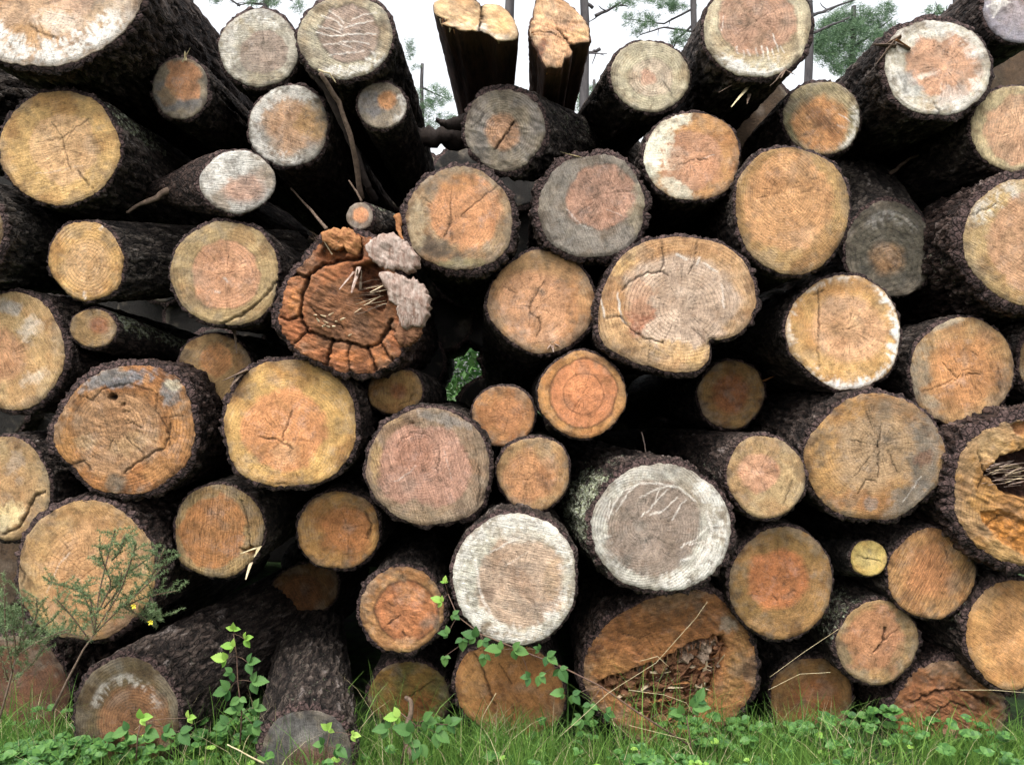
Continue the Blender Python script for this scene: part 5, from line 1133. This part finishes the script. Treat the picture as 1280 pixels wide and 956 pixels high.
# ------------------------------------------------------------------ bramble plants with single leaves
LEAF_ME = {}
def leaf_mesh(mat, key):
    if key in LEAF_ME: return LEAF_ME[key]
    prof = [(0, .02), (.07, .16), (.13, .26), (.16, .23), (.25, .34), (.28, .29), (.38, .38), (.41, .32), (.52, .37), (.55, .30), (.66, .31), (.69, .24), (.79, .22), (.82, .16), (.91, .11), (1.04, 0)]
    V = []; Fq = []
    for t, w in prof:
        y = -.14 * t * t
        V += [(t, -w, y + w * .3), (t, 0, y), (t, w, y + w * .3)]
    for i in range(len(prof) - 1):
        a = i * 3
        Fq += [(a, a + 1, a + 4, a + 3), (a + 1, a + 2, a + 5, a + 4)]
    me = bpy.data.meshes.new('leaf'); me.from_pydata([tuple(v) for v in V], [], Fq); me.materials.append(mat); me.update()
    LEAF_ME[key] = me
    return me

def add_leaf(parent, ro, p, d, s, key, mat, rg):
    o = bpy.data.objects.new('leaf', leaf_mesh(mat, key)); COL.objects.link(o); o.parent = parent
    d = Vector(d).normalized(); up = Vector((rg.normal() * .25, -.75, .75)).normalized()
    y = up.cross(d).normalized(); z = d.cross(y)
    M = Matrix((d, y, z)).transposed().to_4x4()
    M = Matrix.Translation(Vector(p - ro)) @ M @ Matrix.Diagonal((s, s, s, 1))
    o.matrix_local = M
    return o

def bramble(label, stem, Ys, leaves, seed, r=.003, size=15):
    """leaves: list of (stem index position t 0..1, side angle deg in picture, scale, young?)"""
    rg = np.random.default_rng(seed)
    P = [at(x, y, Y) for (x, y), Y in zip(stem, Ys)]; ro = P[0].copy()
    root = empty('bramble', ro); tag(root, label, 'bramble', 'bramble shoots growing up the pile')
    tube('stem', P, [r * (1 - .6 * i / len(P)) for i in range(len(P))], M_STEM, root, 6, ro)
    for (x, y, ang, sc, yg) in leaves:
        # nearest stem point
        k = int(np.argmin([math.hypot(x - a, y - b) for a, b in stem])); q = P[k]
        Y = Ys[k] - .02; c = at(x, y, Y)
        tube('leaf_stalk', [q, (q + c) / 2 + np.array([0, 0, .004]), c], [.0012, .001, .0009], M_STEM, root, 5, ro)
        for j in (-1, 0, 1):
            a = math.radians(ang + j * 68 + rg.uniform(-10, 10))
            d = np.array([math.cos(a), rg.uniform(-.5, .1), -math.sin(a)])
            add_leaf(root, ro, c, d, sc * size * Y / F * (1.2 if j == 0 else .85) * rg.uniform(.75, 1.2), 'y' if yg else 'g', M_LEAFY if yg else M_LEAF, rg)
    return root
bramble('upright bramble shoot with pale young tip, left of the near grey log', [(300, 930), (302, 890), (297, 850), (296, 820), (292, 792)], [3.1, 3.1, 3.1, 3.1, 3.1],
        [(292, 787, -90, .75, True), (306, 799, -20, .9, True), (283, 824, 190, .95, True), (310, 828, -10, 1.0, False), (292, 808, 200, .8, True), (286, 862, 170, 1.1, False), (315, 852, 0, 1.1, False), (290, 840, 160, .8, False), (296, 888, 190, 1.1, False), (318, 884, 10, 1.1, False), (284, 905, 170, 1.0, False), (316, 906, 40, 1.1, False), (300, 872, 80, 1, False)], 31)
bramble('bramble runner trailing from the lowest white log down across the wide orange log', [(860, 930), (800, 892), (752, 858), (700, 832), (650, 812), (600, 792), (572, 770), (560, 742)], [3.1, 3.1, 3.1, 3.1, 3.1, 3.1, 3.12, 3.12],
        [(552, 752, 200, .8, True), (566, 768, 30, .9, False), (560, 792, 200, .9, False), (578, 798, 80, .9, False), (594, 796, -160, 1.2, False), (604, 800, 60, .9, False), (626, 812, 200, 1.2, False), (642, 812, 10, 1.1, False), (606, 818, 100, 1.0, False), (674, 812, -150, .7, False), (684, 820, 40, 1.2, False), (662, 846, 170, 1.0, False), (674, 844, 40, 1.0, False), (700, 836, 60, 1.2, False), (704, 866, 180, 1.0, False), (716, 868, 40, 1.1, False), (738, 880, 100, 1.1, False), (726, 898, 160, 1.1, False), (758, 890, 20, 1.1, False), (556, 820, 80, .8, False), (556, 728, -90, .5, True)], 32, .0035, 13)
bramble('small lobed bramble sprig in front of the crumbly cavity', [(866, 950), (862, 920), (858, 895)], [3.05, 3.05, 3.05], [(866, 884, -10, 1.1, False), (852, 892, 190, 1.0, False), (872, 876, -60, .9, False), (846, 890, 150, .8, False)], 33)
bramble('low bramble clump at the foot of the mossy yellowish brown log', [(500, 960), (506, 930), (520, 906), (500, 890)], [3.0, 3.0, 3.0, 3.0], [(498, 896, 180, .9, True), (530, 900, 10, 1.2, False), (514, 915, 200, 1.3, False), (545, 915, 20, 1.3, False), (526, 930, 120, 1.3, False), (485, 910, 190, 1.1, False), (560, 905, -20, 1.2, False)], 34)
bramble('young yellowish shoot beside the near grey log', [(405, 960), (408, 935), (412, 915)], [2.95, 2.95, 2.95], [(410, 912, -60, .8, True), (440, 918, 0, .8, True), (404, 930, 190, .9, False), (420, 935, 20, 1, False)], 35)
bramble('small bright shoot before the low log with the pale arc', [(170, 950), (172, 920), (176, 902)], [2.95, 2.95, 2.95], [(176, 898, -20, .9, True), (160, 912, 170, 1.3, False), (182, 915, 10, 1.2, False), (205, 915, 0, 1.1, False), (235, 897, -20, .8, True), (225, 915, 40, 1.2, False)], 36)

# ------------------------------------------------------------------ the gorse bush at the left
def gorse(label, trunk, shoots, Y, seed, flowers=()):
    rg = np.random.default_rng(seed)
    P = [at(x, y, Y) for x, y in trunk]; ro = P[0].copy()
    root = empty('gorse_bush', ro); tag(root, label, 'gorse bush', 'gorse bushes at the left of the pile')
    tube('stem', P, [.0045 * (1 - .6 * i / len(P)) for i in range(len(P))], M_TWIG, root, 7, ro, .1)
    q = []
    for pts in shoots:
        yo = rg.uniform(-.12, .12)
        S = [at(x, y, Y + yo * (i / len(pts))) for i, (x, y) in enumerate(pts)]
        Q = []
        for i in range(len(S) - 1):
            for k in range(10):
                t = k / 10; Q.append(S[i] * (1 - t) + S[i + 1] * t)
        Q.append(S[-1]); m = len(Q)
        tube('shoot', Q[::3] + [Q[-1]], [.0028 * (1 - .7 * i / m) for i in range(len(Q[::3]) + 1)], M_STEM, root, 5, ro)
        for i, p in enumerate(Q):
            side = []
            if i > 3 and i % 2 == 0:
                d = rg.normal(size=3); d[1] *= .5; d[2] = abs(d[2]) * .6 + .1; d /= np.linalg.norm(d); L = rg.uniform(.03, .075)
                side = [p + d * L * t for t in np.linspace(.2, 1, 7)]
            for c in [p] + side:
                for _ in range(13):
                    d = rg.normal(size=3); d[2] += .35; d /= np.linalg.norm(d); s = np.cross(d, rg.normal(size=3)); s /= np.linalg.norm(s)
                    L = rg.uniform(.006, .015); w = .001
                    q.append((c - s * w, c + s * w, c + d * L + s * w * .2, c + d * L - s * w * .2))
    o = quads_obj('spines', q, M_GORSE, root, ro); o['kind'] = 'stuff'
    for (x, y) in flowers:
        c = at(x, y, Y - .05) - ro
        V = []; Fq = []
        for j in range(5):
            a = j * 1.257; b = len(V)
            V += [c, c + np.array([math.cos(a) * .007, -.004, math.sin(a) * .007]), c + np.array([math.cos(a + .4) * .010, -.009, math.sin(a + .4) * .010]), c + np.array([math.cos(a + .8) * .007, -.004, math.sin(a + .8) * .007])]
            Fq.append([b, b + 1, b + 2, b + 3])
        mesh_np('flower', np.array(V), np.array(Fq), M_FLOWER, root, smooth=False)
gorse('spiny grey green gorse bush with two yellow flowers before the very large peach log', [(66, 888), (84, 850), (104, 812), (118, 792)],
      [[(118, 792), (124, 740), (136, 690), (144, 662)], [(118, 790), (150, 740), (164, 700), (170, 680)], [(120, 780), (112, 745), (90, 735), (60, 726)], [(118, 792), (150, 760), (180, 735), (210, 700)], [(150, 760), (185, 745), (222, 738)], [(112, 800), (90, 770), (70, 748)], [(118, 792), (112, 760), (100, 735)], [(136, 740), (160, 716), (196, 690)], [(120, 770), (140, 730), (128, 700), (124, 684)], [(150, 756), (176, 770), (196, 784)], [(140, 700), (150, 690), (156, 670)], [(130, 760), (150, 735), (152, 715)], [(112, 800), (80, 790), (56, 800)], [(170, 740), (192, 716), (206, 684)], [(186, 740), (196, 766), (202, 776)]], 3.0, 41, [(168, 757), (189, 777)])
gorse('gorse bush reaching in from the left edge beside the bottom left log', [(-10, 930), (10, 860), (20, 820)],
      [[(20, 820), (16, 780), (2, 740)], [(20, 820), (30, 780), (26, 745)], [(20, 820), (48, 790), (70, 770)], [(16, 850), (40, 830), (62, 800)], [(10, 850), (-6, 800), (-14, 760)], [(16, 840), (6, 790), (6, 730)], [(20, 820), (50, 800), (86, 786)], [(30, 800), (20, 780), (14, 762)], [(24, 810), (46, 770), (46, 748)]], 3.02, 42)
stick([(330, 954), (300, 938), (284, 930)], [2.95, 2.95, 2.95], .003, .002, M_STRAW, 'pale dry curved stem in the grass left of the near grey log', 'straw', 'straw')
stick([(870, 948), (858, 924), (786, 906)], [3.0, 3.0, 3.0], .0009, .0006, M_STRAW, 'bent pale straw below the crumbly cavity', 'straw', 'straw')
stick([(800, 826), (822, 820), (836, 833)], [3.1, 3.1, 3.1], .0009, .0006, M_STRAW, 'short arched straw over the edge of the cavity', 'straw', 'straw')
stick([(786, 862), (830, 868), (858, 878), (866, 892)], [3.08, 3.08, 3.08, 3.08], .0009, .0006, M_STRAW, 'long arched straw across the middle of the cavity', 'straw', 'straw')
stick([(700, 920), (760, 866), (820, 828), (870, 772), (884, 752)], [3.05, 3.06, 3.1, 3.1, 3.1], .0009, .0006, M_STRAW, 'tall seed stalk rising across the huge rotten log', 'grass stalk', 'grass_stalk')
stick([(620, 866), (606, 890), (602, 900)], [3.05, 3.05, 3.05], .0009, .0006, M_STRAW, 'thin pale straw leaning on the wide orange log', 'straw', 'straw')
stick([(1200, 862), (1240, 862), (1290, 866)], [3.1, 3.1, 3.1], .0009, .0006, M_STRAW, 'level dry straw before the crumbling rust brown log', 'straw', 'straw')
stick([(515, 955), (508, 920), (514, 880), (508, 870)], [3.15, 3.2, 3.22, 3.22], .012, .008, M_TWIG, 'dead grey stump of a twig before the mossy yellowish brown log', 'twig', 'twig')
